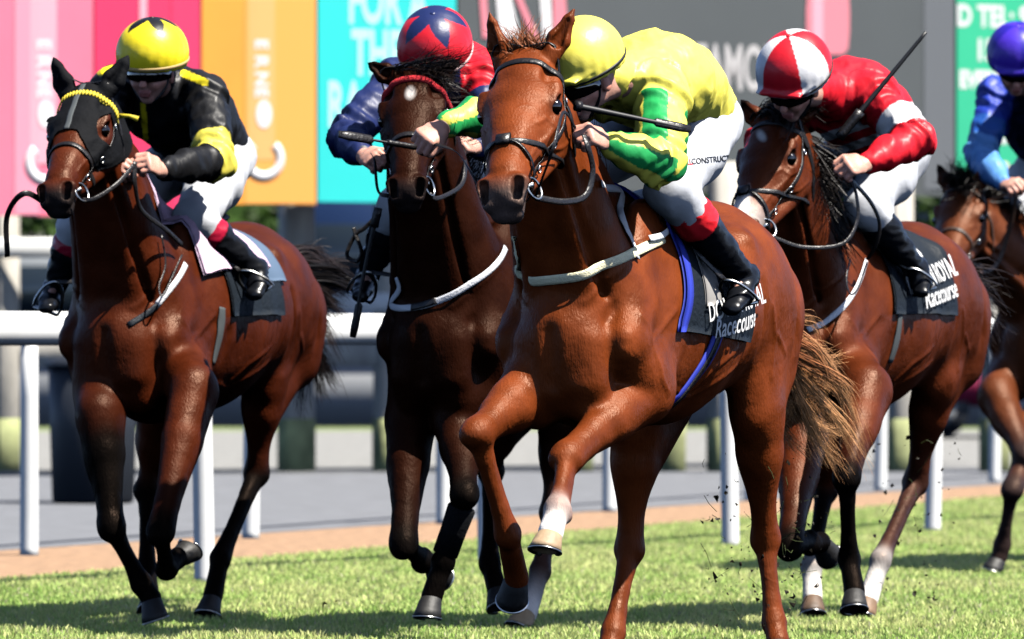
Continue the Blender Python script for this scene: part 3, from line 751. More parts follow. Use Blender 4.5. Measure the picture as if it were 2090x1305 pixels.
    H.root = empty('horse', (O[0]-f[0]*.6, O[1]-f[1]*.6, 0), label, 'horse', group)
    H.body = mesh_obj('body', V, Q, coat, H.root, cols=np.clip(C, 0, 1))
    H.surf = Surf(V, Q)
    # eyes
    for sd in (-1, 1):
        mb = MB(); c = G(.195, sd*.090, -.064); rr = .0255*hs
        VV = []; FF = []
        for i in range(13):
            for j in range(20):
                a = math.pi*i/12; b = 2*math.pi*j/20
                VV.append(c+rr*A([math.sin(a)*math.cos(b), math.sin(a)*math.sin(b), math.cos(a)]))
        for i in range(12):
            for j in range(20): FF.append((i*20+j, (i+1)*20+j, (i+1)*20+(j+1) % 20, i*20+(j+1) % 20))
        mb.add(VV, FF); mb.build('eye', M['eye'], H.root)
    # hooves with shoes
    for (C_, T_, hn, fr, hc, fore) in H.hoof:
        hoof(H, C_, T_, hn, fr, hc)
    return H
def veins(V, Nn, H):
    q = (V-H.O)/1.0; x, y, z = q@H.f, q@H.l, V[:, 2]
    hx = (V-H.poll)@H.axh/H.hs; hy = (V-H.poll)@H.lat/H.hs/H.hw; hz = (V-H.poll)@H.nf/H.hs; D = np.zeros(len(V))
    def line(a, b, pts, mask, amp, sg):
        for i in range(len(pts)-1):
            p, r = A(pts[i]), A(pts[i+1]); d = r-p; t = np.clip(((a-p[0])*d[0]+(b-p[1])*d[1])/(d@d), 0, 1)
            dd = np.hypot(a-p[0]-t*d[0], b-p[1]-t*d[1]); np.maximum(D, amp*np.exp(-(dd/sg)**2)*mask, out=D)
    hd = (hx > .02) & (hx < .6) & (np.abs(hy) > .02) & (hz > -.3)
    for P_ in ([(.225, -.115), (.27, -.085), (.32, -.078), (.38, -.055), (.45, -.045)], [(.32, -.078), (.36, -.10), (.42, -.105)], [(.27, -.085), (.26, -.05), (.3, -.03)], [(.20, -.2), (.27, -.17), (.33, -.12)]):
        line(hx, hz, P_, hd, .0035, .0065)
    bd = np.abs(y) > .06
    for P_ in ([(-.30, .90), (-.42, .93), (-.55, .92), (-.7, .96), (-.82, 1.0)], [(-.55, .92), (-.62, 1.0), (-.75, 1.08)], [(-.03, 1.16), (-.10, 1.08), (-.13, .98), (-.2, .92)], [(-.10, 1.08), (-.2, 1.12), (-.28, 1.2)],
               [(-1.1, 1.2), (-1.18, 1.1), (-1.16, .98)], [(-1.18, 1.1), (-1.28, 1.05)], [(.1, 1.2), (.02, 1.3), (-.06, 1.38)]):
        P_ = [(a+.012*math.sin(i*2.3), b+.012*math.cos(i*1.7)) for i, (a, b) in enumerate(P_)]
        line(x, z, P_, bd, .0045, .009)
    ribs = np.clip(1-np.abs(x+.78)/.22, 0, 1)*np.clip(1-np.abs(z-1.1)/.2, 0, 1)*np.sin((x+.18*(z-1.1))*2*np.pi/.058); D += .0022*ribs
    n3 = A([noise.noise(Vector(v)*16) for v in V]); D += .0012*n3
    return V+Nn*D[:, None]
def hoof(H, C_, T_, side, front, col):
    """C_: coronet centre, T_: centre of the sole"""
    ax = nrm(T_-C_); side = nrm(side-(side@ax)*ax); front = nrm(front-(front@ax)*ax-(front@side)*side)
    V = []; F = []; n = 24
    Ls = np.linalg.norm(T_-C_)
    for i, (t, r, sh) in enumerate([(-.35, .026, 0), (-.05, .035, 0), (.05, .040, .002), (.3, .045, .008), (.7, .051, .016), (.97, .056, .022), (1.0, .053, .022)]):
        for j in range(n):
            a = 2*math.pi*j/n; x, y = math.cos(a), math.sin(a)
            yy = y*(1.12 if y > 0 else .86); dip = -.012*(y < 0)*abs(y)*(t > .0)
            V.append(C_+ax*(t*Ls+dip*0)+side*x*r*.93+front*(yy*r*.93+sh))
    for i in range(6):
        for j in range(n): F.append((i*n+j, i*n+(j+1) % n, (i+1)*n+(j+1) % n, (i+1)*n+j))
    F.append(tuple(range(n))[::-1])
    # concave sole
    b = len(V)
    for r, dp in ((.75, -.008), (.35, -.016)):
        for j in range(n):
            a = 2*math.pi*j/n; x, y = math.cos(a), math.sin(a); yy = y*(1.12 if y > 0 else .86)
            V.append(T_+ax*dp+side*x*.053*r+front*(yy*.053*r+.02))
    for (p, q) in ((6*n, b), (b, b+n)):
        for j in range(n): F.append((p+j, p+(j+1) % n, q+(j+1) % n, q+j))
    F.append(tuple(b+n+j for j in range(n)))
    mb = MB(); mb.add(V, F)
    mname = 'hoof_%d%d%d' % tuple(int(c*100) for c in col)
    if mname not in M: M[mname] = simple(mname, col, rough=.6, bump=.25, bscale=40, var=.35, vscale=14)
    ho = mb.build('hoof', M[mname], H.root)
    sh = MB(); pts = []
    for j in range(21):
        a = rad(-55+290*j/20); x, y = math.cos(a), math.sin(a); yy = y*(1.12 if y > 0 else .86)
        pts.append(T_+ax*.004+side*x*.047+front*(yy*.047+.021))
    sh.tube(pts, .009, n=6, flat=.4, nor=ax); sh.build('horseshoe', M['steel'], ho)
M['eye'] = simple('eye', (.006, .004, .003), rough=.06, spec=.8, coat=.6)
M['steel'] = simple('steel', (.6, .6, .58), rough=.28, metal=1, bump=.1)
M['coat'] = coat_mat('coat', rough=.42, veins=.10)
W_ = (.95, .90, .84); BLK = (.0035, .0028, .0025)
def fw(a): return nrm([-math.sin(rad(a)), -math.cos(rad(a)), 0])
CH = (.182, .036, .007)
h3 = horse_body('horse', 'bright chestnut horse in front with ivory breast girth and plain face', 1160, 18.12,
    dict(poll=P(1062, 106, 17.86), nose=P(1014, 390, 17.42), lat=(.9, -.42, 0), len=.625, ears=[(-.25, .1, 1), (.5, .1, 1)], earl=.165),
    {'FR': dict(top=P(1080, 800, 18.12), pts=[P(975, 885, 17.86), P(1036, 1090, 17.98), P(1058, 1150, 18.1), P(1050, 1215, 18.2)]),
     'FL': dict(pts=[P(1158, 935, 17.84), P(1138, 1040, 17.66), P(1124, 1088, 17.6), P(1118, 1128, 17.58)]),
     'HR': dict(top=P(1300, 850, 19.2), pts=[P(1285, 1120, 19.25), P(1252, 1290, 19.1), P(1240, 1330, 19.05), P(1236, 1360, 19.02)]),
     'HL': dict(top=P(1545, 830, 19.2), pts=[P(1562, 1100, 19.4), P(1580, 1270, 19.35), P(1588, 1310, 19.3), P(1590, 1345, 19.28)])},
    CH, tuple(c*.8 for c in CH), (.10, .07, .06), lower={'all': (CH, tuple(c*.85 for c in CH)), 'FL_sock': W_, 'FL_hoof': (.42, .29, .17)}, coat=M['coat'], fwd=fw(23.5), neckw=1.15, chestw=1.04)
B1 = (.074, .0125, .003)
h1 = horse_body('horse', 'bay horse at the left wearing a black ear hood with yellow browband', 245, 21.5,
    dict(poll=P(168, 180, 21.25), nose=P(100, 402, 20.83), lat=(.9, -.42, 0), len=.57, ears=[(-.42, .1, 1), (.62, .1, 1)], earl=.17),
    {'FR': dict(top=P(205, 850, 21.4), pts=[P(228, 1075, 21.25), P(288, 1190, 21.3), P(308, 1220, 21.3), P(322, 1262, 21.3)]),
     'FL': dict(top=P(395, 800, 21.3), pts=[P(328, 1085, 20.95), P(340, 1160, 21.15), P(362, 1140, 21.25), P(384, 1112, 21.3)]),
     'HR': dict(top=P(330, 850, 22.6), pts=[P(300, 1000, 22.6), P(300, 1165, 22.5), P(305, 1205, 22.4), P(310, 1255, 22.3)]),
     'HL': dict(top=P(540, 760, 22.5), pts=[P(524, 965, 22.6), P(450, 1140, 22.3), P(438, 1195, 22.25), P(428, 1258, 22.2)])},
    B1, BLK, (.02, .016, .016), lower={'all': (B1, BLK), 'FR': (BLK, BLK)}, coat=M['coat'], fwd=fw(20), neckw=1.4, chestw=1.1)  # FR black up to the elbow: black hair plus shade put in the colour
def marks2(V, C, H, hx, hy, hz, inh):
    m = np.clip(1.5-np.sqrt(((hx-.13)/.03)**2+((hy-.002)/.014)**2), 0, 1)*inh*(hz > -.08); return C*(1-m[:, None])+A((.5, .47, .45))*m[:, None]
B2 = (.021, .005, .002)
h2 = horse_body('horse', 'dark brown horse second from the left with red browband and small white star', 895, 20.8,
    dict(poll=P(840, 144, 20.5), nose=P(826, 402, 20.12), lat=(.985, -.17, 0), len=.56, ears=[(-.75, .1, .45), (.75, .1, .45)], earl=.12),
    {'FR': dict(top=P(838, 860, 20.9), pts=[P(824, 1110, 20.6), P(862, 1145, 20.85), P(880, 1150, 20.95), P(900, 1165, 21.05)]),
     'FL': dict(top=P(935, 860, 20.8), pts=[P(948, 1010, 20.55), P(905, 1145, 20.6), P(883, 1200, 20.6), P(878, 1262, 20.58)]),
     'HR': dict(top=P(1010, 850, 21.7), pts=[P(1002, 960, 21.8), P(1000, 1150, 21.6), P(1010, 1190, 21.55), P(1025, 1242, 21.5)]),
     'HL': dict(top=P(1150, 860, 21.8), lowsock=1, pts=[P(1128, 1045, 21.75), P(1103, 1165, 21.6), P(1082, 1235, 21.5), P(1062, 1288, 21.45)])},
    B2, BLK, (.018, .013, .013), lower={'all': (B2, BLK), 'HL_sock': W_, 'HL_hoof': (.42, .30, .17), 'HL': (B2, (.07, .035, .028))}, coat=M['coat'], fwd=fw(26), marks=marks2, neckw=1.5, chestw=1.12)
def marks4(V, C, H, hx, hy, hz, inh):
    m = np.clip(1.5-np.sqrt(((hx-.12)/.03)**2+((hy-.002-(hx-.12)*.5)/.014)**2), 0, 1)*inh*(hz > -.08); C = C*(1-m[:, None])+A(W_)*m[:, None]
    m = np.clip(1.8-np.sqrt(((hx-.52)/.085)**2+((hy+.004)/.036)**2)+.2*np.sin(hy*140), 0, 1)*inh*(hz > -.09)*(hx < .6); return C*(1-m[:, None])+A(W_)*m[:, None]
B4 = (.105, .020, .005)
h4 = horse_body('horse', 'bay horse with a white snip on its nose, at the right', 1608, 21.5,
    dict(poll=P(1570, 234, 21.2), nose=P(1492, 490, 20.84), lat=(.74, -.67, 0), len=.58, ears=[(-.45, .3, .6), (.75, .3, .3)], earl=.13),
    {'FR': dict(top=P(1640, 890, 21.5), pts=[P(1612, 1115, 21.1), P(1652, 1110, 21.35), P(1672, 1105, 21.42), P(1692, 1120, 21.5)]),
     'FL': dict(top=P(1770, 800, 21.3), pts=[P(1728, 975, 20.95), P(1733, 1140, 21.1), P(1742, 1190, 21.05), P(1748, 1248, 21.0)]),
     'HR': dict(top=P(1700, 880, 22.5), pts=[P(1684, 1000, 22.6), P(1656, 1160, 22.3), P(1657, 1205, 22.25), P(1663, 1258, 22.2)]),
     'HL': dict(top=P(1912, 760, 22.5), pts=[P(1868, 985, 22.7), P(1797, 1145, 22.3), P(1776, 1200, 22.25), P(1766, 1262, 22.2)])},
    B4, BLK, (.10, .06, .05), lower={'all': (B4, BLK), 'HL': (B4, (.05, .02, .014)), 'HL_sock': W_, 'HR_sock': W_, 'HL_hoof': (.22, .13, .07), 'HR_hoof': (.12, .07, .04)}, coat=M['coat'], fwd=fw(26), marks=marks4, neckw=1.3, chestw=1.05)
B5 = (.11, .028, .009)
h5 = horse_body('horse', 'bay horse farthest back, half out of view at the right edge', 2120, 26.9,
    dict(poll=P(1962, 372, 26.5), nose=P(1925, 560, 26.1), lat=(.93, -.36, 0), len=.56, ears=[(-.45, .2, 1), (.45, .2, 1)], earl=.14),
    {'FR': dict(top=P(2035, 810, 26.8), pts=[P(2090, 930, 26.5), P(2120, 1040, 26.7), P(2125, 1070, 26.8), P(2130, 1095, 26.9)]),
     'FL': dict(top=P(2130, 850, 26.8), pts=[P(2066, 1000, 26.4), P(2046, 1110, 26.5), P(2038, 1140, 26.5), P(2030, 1164, 26.5)]),
     'HR': dict(pts=[P(2200, 980, 28), P(2200, 1100, 28), P(2195, 1125, 27.9), P(2190, 1150, 27.85)]),
     'HL': dict(pts=[P(2290, 980, 28), P(2280, 1100, 28), P(2275, 1125, 27.9), P(2270, 1150, 27.85)])},
    B5, BLK, (.03, .02, .02), lower={'all': (B5, (.035, .022, .02))}, coat=M['coat'], fwd=fw(26), h=.014, hf=.009)
# ------------------------------------------------------------------ tack and hair
M['leather'] = simple('black_leather', (.012, .010, .010), rough=.38, bump=.3, bscale=90)
M['brownleather'] = simple('brown_leather', (.06, .03, .018), rough=.45, bump=.3, bscale=90)
M['ivory'] = simple('ivory_webbing', (.95, .90, .60), rough=.7, bump=.5, bscale=200)
M['whitestrap'] = simple('white_strap', (.78, .80, .84), rough=.5, bump=.3, bscale=120)
M['bluestrap'] = simple('blue_strap', (.02, .04, .45), rough=.6)
M['redfluff'] = simple('red_fleece', (.55, .01, .02), rough=.95, bump=1, bscale=150)
M['yellowfab'] = simple('yellow_ribbon', (.80, .62, .03), rough=.7)
M['hoodfab'] = simple('black_lycra', (.004, .0045, .006), rough=.8, spec=.1, bump=.4, bscale=45)
M['greyfab'] = simple('grey_seam', (.05, .06, .065), rough=.8)
M['clothnavy'] = simple('dark_cloth', (.007, .012, .019), rough=.6, spec=.2, bump=.5, bscale=60)
M['brass'] = simple('brass', (.6, .45, .2), rough=.3, metal=1)
M['hair'] = simple('hair', 'attr', rough=.45, spec=.2)
def strap(H, name, pts, w, mat, parent, th=.16, off=.004, n=7, spl=6, snap=True, fine=None):
    p = spline(pts, spl) if spl else A(pts)
    if snap: p, nor = H.surf.snap(p, off)
    else: nor = A([0.2, -.9, .4])
    for _ in range(2 if snap else 0): p[1:-1] = (p[:-2]+2*p[1:-1]+p[2:])/4
    mb = MB(); mb.tube(p, w, n=8, flat=th, nor=nor); return mb.build(name, mat, parent)
def pxs(H, lst, d=None, off=.004):
    return [H.surf.px(x, y, H.O[1]-.1 if d is None else d, off)[0] for x, y in lst]
def loop(H, Pa, Pb, e2, n=56, off=.006, a0=0, a1=360, R=.32):
    c = (Pa+Pb)/2; e1 = nrm(Pa-Pb); e2 = nrm(e2-(e2@e1)*e1); P_ = []; N_ = []
    for i in range(n):
        a = rad(a0+(a1-a0)*i/(n if a1-a0 == 360 else n-1)); dr = e1*math.cos(a)+e2*math.sin(a)
        r = H.surf.t.ray_cast(Vector(c+dr*R), Vector(-dr), R)
        if r[0] is None: continue
        P_.append(A(r[0])+dr*off); N_.append(dr)
    P_ = A(P_); N_ = A(N_)
    if a1-a0 == 360:
        for _ in range(3): P_ = (np.roll(P_, 1, 0)+2*P_+np.roll(P_, -1, 0))/4
    else:
        for _ in range(3): P_[1:-1] = (P_[:-2]+2*P_[1:-1]+P_[2:])/4
    return P_, N_
def band(H, name, Pa, Pb, w, mat, parent, e2=None, a0=0, a1=360, th=.22, off=.005, n=56):
    p, nn = loop(H, Pa, Pb, H.lat if e2 is None else e2, a0=a0, a1=a1, off=off, n=n); mb = MB()
    mb.tube(p, w, n=8, flat=th, nor=nn, closed=(a1-a0 == 360)); return mb.build(name, mat, parent)
def ringm(c, nor, r, w, mat, name, parent, sq=1.0):
    nor = nrm(nor); u = nrm(np.cross(nor, [0.1, .2, 1.])); v = np.cross(nor, u)
    mb = MB(); mb.tube([c+u*r*math.cos(a)+v*r*sq*math.sin(a) for a in np.linspace(0, 2*np.pi, 29)[:-1]], w, n=8, closed=True)
    return mb.build(name, mat, parent)
def bridle(H, fig8=True, browmat=None, broww=.013, mat=None, plainnose=False, browth=.3):
    G = H.G; mat = mat or M['leather']
    br = empty('bridle', G(0, 0, 0), None, None); br.parent = H.root; br.location = Vector(br.location)-H.root.location
    H.bridle = br
    bb = band(H, 'browband', G(.055, 0, 0), G(.075, 0, -.2), broww, browmat or mat, br, a0=-112, a1=112, th=browth)
    band(H, 'headpiece', G(-.035, 0, -.02), G(.17, 0, -.26), .011, mat, br, a0=0, a1=360)
    for sd in (-1, 1):
        strap(H, 'cheekpiece', [G(.045, sd*.1, -.08), G(.13, sd*.105, -.115), G(.25, sd*.095, -.125), G(.37, sd*.07, -.11), G(.47, sd*.055, -.09)], .009, mat, br)
        for u, v, w in ((.12, .105, -.115), (.3, .085, -.12), (.42, .06, -.1)):
            c, nn = H.surf.near(G(u, sd*v, w), .012); ringm(c, nn, .012, .0025, M['steel'], 'buckle', br)
        c, nn = H.surf.near(G(.5, sd*.06, -.085), .012)
        bt = ringm(c+H.axh*.01-H.nf*.01, nrm(H.lat*sd+H.nf*.4), .036, .0045, M['steel'], 'bit_ring', br)
        mb = MB(); mb.tube([c, G(.52, 0, -.1)], .008, n=8); mb.build('mouthpiece', M['steel'], bt)
        if sd > 0: H.bitL = c+H.axh*.03-H.nf*.03
        else: H.bitR = c+H.axh*.03-H.nf*.03
    if fig8:
        band(H, 'noseband', G(.40, 0, 0), G(.25, 0, -.24), .010, mat, br)
        band(H, 'noseband', G(.41, 0, 0), G(.53, 0, -.17), .0095, mat, br, off=.009)
        c = G(.40, 0, .016); mb = MB(); mb.tube([c-H.lat*.022, c+H.lat*.022], .022, n=10, flat=.5, nor=H.nf); mb.build('nose_pad', mat, br)
    if plainnose: band(H, 'noseband', G(.34, 0, 0), G(.40, 0, -.2), .014, mat, br)
    return br
def rein(H, a, pts, b, w=.009, mat=None, name='rein', n=8):
    p = spline([a]+list(pts)+[b], n); mb = MB(); mb.tube(p, w, n=8, flat=.2, nor=A([.5, -.8, .1])); return mb.build(name, mat or M['leather'], H.bridle)
def hairs(name, H, roots, ends, n, c0, c1, w=.0022, seed=1, curl=.03, jit=.02, belly=None, parent=None, m=9, clump=0):
    """strands from root points to end points with random bow; each a thin ribbon"""
    r = np.random.default_rng(seed); mb = MB(); roots = A(roots); ends = A(ends)
    if clump:
        tot = n//clump
        for j in range(clump):
            t = r.uniform(0, len(roots)-1.001); k = int(t); a = lerp(roots[k], roots[k+1], t-k)+r.normal(0, jit*.4, 3)
            e = ends[r.integers(len(ends))]+r.normal(0, jit*1.5, 3); L_ = np.linalg.norm(e-a); e = a+(e-a)*r.uniform(.55, 1.08)
            bw = belly*r.uniform(.4, 1.4)+r.normal(0, 1, 3)*L_*curl; b2 = r.normal(0, 1, 3)*L_*curl*.6; ph = r.uniform(0, 6); s_ = np.linspace(0, 1, m)[:, None]
            gd = a+(e-a)*s_+bw*4*s_*(1-s_)*.5+b2*np.sin(s_*5+ph)*s_; cm = r.uniform(.6, 1.3); hue = r.uniform(-.2, .2)
            for i in range(tot):
                o1 = r.normal(0, .014, 3); o2 = r.normal(0, .010, 3); cut = r.uniform(.75, 1.0); ss = s_*cut
                q = np.stack([np.interp(ss[:, 0], s_[:, 0], gd[:, d]) for d in range(3)], 1)
                p = q+o1*(1-.65*ss)+o2*np.sin(ss*7+r.uniform(0, 6))*ss+r.normal(0, .02, 3)*ss**3
                sd = nrm(np.cross(e-a, A([0.1, -1, .1])+r.normal(0, .4, 3)))
                cc = A(c0)[None]*(1-np.clip(ss+hue, 0, 1))+A(c1)[None]*np.clip(ss+hue, 0, 1); cc = cc*cm*r.uniform(.8, 1.2)
                mb.ribbon(p, w*r.uniform(.6, 1.4), sd, np.repeat(cc, 2, axis=0))
        n = 0
    for i in range(n):
        t = r.uniform(0, len(roots)-1.001); k = int(t); a = lerp(roots[k], roots[k+1], t-k)+r.normal(0, jit*.4, 3)
        e = ends[r.integers(len(ends))]+r.normal(0, jit*2, 3) if len(ends) != len(roots) else lerp(ends[k], ends[k+1], t-k)+r.normal(0, jit*2, 3)
        L_ = np.linalg.norm(e-a); e = a+(e-a)*r.uniform(.6, 1.05)
        bw = (belly if belly is not None else A([0, 0, .0]))*r.uniform(.5, 1.3)+r.normal(0, 1, 3)*L_*curl
        b2 = r.normal(0, 1, 3)*L_*curl*.8; ph = r.uniform(0, 6)
        s_ = np.linspace(0, 1, m)[:, None]
        p = a+(e-a)*s_+bw*4*s_*(1-s_)*.5+b2*np.sin(s_*6+ph)*s_
        c = lerp(A(c0), A(c1), r.uniform(0, 1))*r.uniform(.7, 1.25)
        sd = nrm(np.cross(e-a, A([0.1, -1, .1])+r.normal(0, .5, 3)))
        mb.ribbon(p, w*r.uniform(.6, 1.5), sd, c)
    return mb.build(name, M['hair'], parent or H.root, cols=True, smooth=False)
def cyl(H, x, th, off=.012, zc=1.12):
    """point on the barrel: x along the back, th degrees from the top towards the left side"""
    a = rad(th); dr = H.l*math.sin(a)+UP*math.cos(a); c = H.L(x, 0, zc)
    r = H.surf.t.ray_cast(Vector(c+dr*.9), Vector(-dr), .9)
    p = A(r[0]) if r[0] is not None else c+dr*.3
    return p+dr*off, dr
def sheet(H, name, x0, x1, t0, t1, mat, parent, off=.010, th=.006, nx=22, nt=40, shape=None, wav=.004):
    Vt = []; 
    for layer in (0, 1):
        for i in range(nx+1):
            for j in range(nt+1):
                u, v = i/nx, j/nt; x, t = lerp(x0, x1, u), lerp(t0, t1, v)
                if shape: x, t = shape(u, v, x, t)
                p, dr = cyl(H, x, t, off+layer*th+wav*math.sin(x*38+t*.05)*abs(2*v-1)**2); Vt.append(p)
    F = []; q = (nx+1)*(nt+1)
    for i in range(nx):
        for j in range(nt):
            a = i*(nt+1)+j; F += [(a, a+1, a+nt+2, a+nt+1), (q+a, q+a+nt+1, q+a+nt+2, q+a+1)]
    for i in range(nx):
        for j in (0, nt): a = i*(nt+1)+j; F.append((a, a+nt+1, q+a+nt+1, q+a))
    for j in range(nt):
        for i in (0, nx): a = i*(nt+1)+j; F.append((a, a+1, q+a+1, q+a))
    return mesh_obj(name, Vt, F, mat, parent)
def cloth_text(H, parent, txt, size, x, th, mat, off=.019, ang=0, shear=0, bold=0, xs=1.0, name='lettering'):
    """letters laid on the saddle cloth; x,th is the start of the baseline, reading from front to back"""
    ca, sa = math.cos(rad(ang)), math.sin(rad(ang)); 
    def fn(u, v):
        a, b = u*ca-v*sa, u*sa+v*ca
        return cyl(H, x-a, th-b/.34*57.3, off)[0]
    return textmesh(txt, size, mat, name, parent, fn, bold=bold, sub=2, font_shear=shear, xscale=xs)
def saddle(H, sx=-.62, z=1.52):
    s = Sculpt(); L = H.L; l = H.l
    s.seg(L(sx+.16, 0, z+.03), L(sx+.02, 0, z+.0), (.05, .03), (.09, .03), k=.04, n=l)
    s.seg(L(sx+.02, 0, z+.0), L(sx-.17, 0, z+.05), (.09, .03), (.12, .03), k=.04, n=l)
    for sd in (-1, 1):
        s.seg(L(sx+.1, sd*.13, z-.06), L(sx+.12, sd*.25, z-.26), (.02, .1), (.015, .07), k=.04, n=l)
    V, Q = s.mesh(h=.012); o = mesh_obj('saddle', V, Q, M['leather'], H.root); return o
M['clothwhite'] = simple('white_lettering', (.8, .8, .8), rough=.6)
# ---- front chestnut
bridle(h3)
sc3 = sheet(h3, 'saddle_cloth', -.40, -.86, -97, 97, M['clothnavy'], h3.root, shape=lambda u, v, x, t: (x+.10*abs(2*v-1)**2*(1-u), t*(1-.08*(1-u))))
sheet(h3, 'cloth_edge', -.385, -.425, -97, 97, M['bluestrap'], sc3, off=.009, th=.012, nx=2, shape=lambda u, v, x, t: (x+.10*abs(2*v-1)**2, t*.93))
sheet(h3, 'grey_panel', -.47, -.56, 35, 74, simple('grey_felt', (.28, .27, .26), rough=.9), sc3, off=.018, nx=4, nt=12)
cloth_text(h3, sc3, 'DOWN ROYAL', .095, -.46, 84, M['clothwhite'], ang=8, off=.031, bold=.001, xs=.72)
cloth_text(h3, sc3, 'Racecourse', .095, -.51, 94, M['clothwhite'], ang=8, off=.031, shear=.3, bold=.001, xs=.72)
saddle(h3)
strap(h3, 'breast_girth', pxs(h3, [(1036, 480), (1041, 530), (1062, 558), (1110, 571), (1180, 563), (1260, 530), (1350, 488)]), .017, M['ivory'], h3.root, n=8, th=.16, spl=8, off=.010)
strap(h3, 'neck_strap', pxs(h3, [(1222, 376), (1256, 388), (1264, 420), (1270, 460), (1296, 530)]), .013, M['whitestrap'], h3.root, off=.012)
strap(h3, 'strap_end', pxs(h3, [(1318, 492), (1340, 484), (1352, 474)]), .011, M['whitestrap'], h3.root, off=.02)
g3 = [cyl(h3, x, t, .01)[0] for x, t in ((-.58, 84), (-.55, 103), (-.50, 122), (-.45, 140), (-.42, 160))]
strap(h3, 'girth', g3, .032, M['bluestrap'], h3.root, off=.008, th=.2)
strap(h3, 'girth_webbing', g3, .014, M['leather'], h3.root, off=.015, th=.3)
rein(h3, h3.bitL, [P(1150, 412, 17.62), P(1195, 400, 17.72), P(1210, 350, 17.75), P(1200, 300, 17.72)], P(1192, 275, 17.74), w=.011)
rein(h3, h3.bitL, [P(1130, 300, 17.4), P(1150, 230, 17.55)], P(1175, 262, 17.7), w=.006)
rein(h3, h3.bitR, [P(960, 350, 17.7), P(930, 310, 17.9)], P(880, 292, 18.0), w=.007)
hairs('forelock', h3, [h3.G(-.03, -.05, -.04), h3.G(-.03, .05, -.04)], [P(1035, 84, 17.95), P(1055, 74, 17.95), P(1085, 74, 17.95), P(1108, 88, 17.95), P(1075, 70, 17.9)], 420, (.22, .06, .02), (.34, .12, .05), seed=3, curl=.06)
hairs('mane', h3, [h3.G(0, 0, -.08), h3.L(-.30, 0, 1.55)], [P(1120, 120, 18.05), P(1200, 270, 18.4)], 200, (.18, .05, .015), (.3, .1, .04), seed=4)
# ---- left bay with hood
bridle(h1, fig8=False, plainnose=True, browmat=M['yellowfab'], broww=.010)
def hood(H):
    me = H.body.data; n = len(me.vertices); co = np.empty(n*3, dtype=np.float32); me.vertices.foreach_get('co', co); co = co.reshape(-1, 3)+A(H.root.location)
    no = np.empty(n*3, dtype=np.float32); me.vertices.foreach_get('normal', no); no = no.reshape(-1, 3)
    hs, hw = H.hs, H.hw; x = (co-H.poll)@H.axh/hs; y = (co-H.poll)@H.lat/hs/hw; z = (co-H.poll)@H.nf/hs
    eye = np.sqrt(((x-.185)/.062)**2+((z+.075)/.05)**2) < 1
    lim = .27+.10*(np.abs(y) > .03)*np.clip((np.abs(y)-.03)/.05, 0, 1)
    keep = (x < lim) & (x > -.30) & (np.abs(y) < .30) & (z > -.27-.0*x) & ~(eye & (np.abs(y) > .05)) & (z+.30 > np.clip((x-.1)*.6, 0, 1)) & ~((x < -.02) & (z < -.22))
    Q = np.array([tuple(p.vertices) for p in me.polygons]); q = Q[keep[Q].all(1)]
    used = np.unique(q); mp = -np.ones(n, int); mp[used] = np.arange(len(used)); v = co[used]+no[used]*.005; q = mp[q]
    v = smooth(v, q, 3, .5)
    o = mesh_obj('ear_hood', v+no[used]*.002, q, M['hoodfab'], H.root); return o
hd = hood(h1)
hs_ = strap(h1, 'hood_seam', [h1.G(u, 0, 0) for u in (-.02, .04, .1, .16, .22, .265)], .012, M['greyfab'], hd, th=.15, off=.009)
mb = MB(); p, nn = loop(h1, h1.G(.05, 0, 0), h1.G(.07, 0, -.2), h1.lat, a0=-95, a1=95, off=.014, n=30)
for i in range(len(p)):
    mb.tube([p[i]-h1.axh*.012, p[i]+h1.axh*.0, p[i]+h1.axh*.014], [.004, .009, .003], n=6, flat=.5, nor=nn[i])
mb.build('ribbon_trim', M['yellowfab'], h1.bridle)
mb = MB(); q = p[-1] if p[-1][0] > p[0][0] else p[0]; mb.tube([q, q+A([.04, -.02, .0]), q+A([.075, -.02, -.012])], [.012, .007, .012], n=6, flat=.4, nor=A([0, -1., 0])); mb.build('ribbon_end', M['yellowfab'], h1.bridle)
sc1 = sheet(h1, 'saddle_cloth', -.40, -.86, -78, 78, M['clothnavy'], h1.root)
sheet(h1, 'number_cloth', -.74, -.93, 10, 56, simple('slate_cloth', (.07, .12, .20), rough=.7), sc1, off=.014, nx=10, nt=20)
sheet(h1, 'pink_pad', -.24, -.80, -48, 48, simple('pink_fleece', (.72, .52, .70), rough=.95, bump=.8, bscale=60), sc1, off=.020, th=.012, nx=14, nt=20)
cloth_text(h1, sc1, '2', .24, -.60, 52, M['clothwhite'], bold=.012, off=.026)
saddle(h1)
strap(h1, 'breast_girth', pxs(h1, [(378, 540), (368, 560), (345, 592), (320, 622)]), .013, M['whitestrap'], h1.root)
strap(h1, 'breast_strap', pxs(h1, [(322, 622), (300, 640), (262, 664)]), .012, M['clothnavy'], h1.root)
strap(h1, 'girth', pxs(h1, [(452, 628), (450, 660), (444, 700), (434, 745)]), .022, M['greyfab'], h1.root)
rein(h1, h1.bitL, [P(195, 405, 20.95), P(240, 375, 21.0)], P(275, 335, 21.1), w=.009)
rein(h1, P(275, 330, 21.1), [P(276, 380, 21.1), P(290, 430, 21.2), P(340, 470, 21.35)], P(372, 500, 21.5), w=.010)
rein(h1, P(330, 480, 21.4), [P(338, 540, 21.4), P(325, 585, 21.35), P(335, 600, 21.35)], P(372, 520, 21.45), w=.004)
rein(h1, h1.bitR, [P(50, 395, 20.9), P(15, 440, 20.95)], P(15, 525, 21.0), w=.012)
ds = h1.L(-1.47, 0, 1.42)
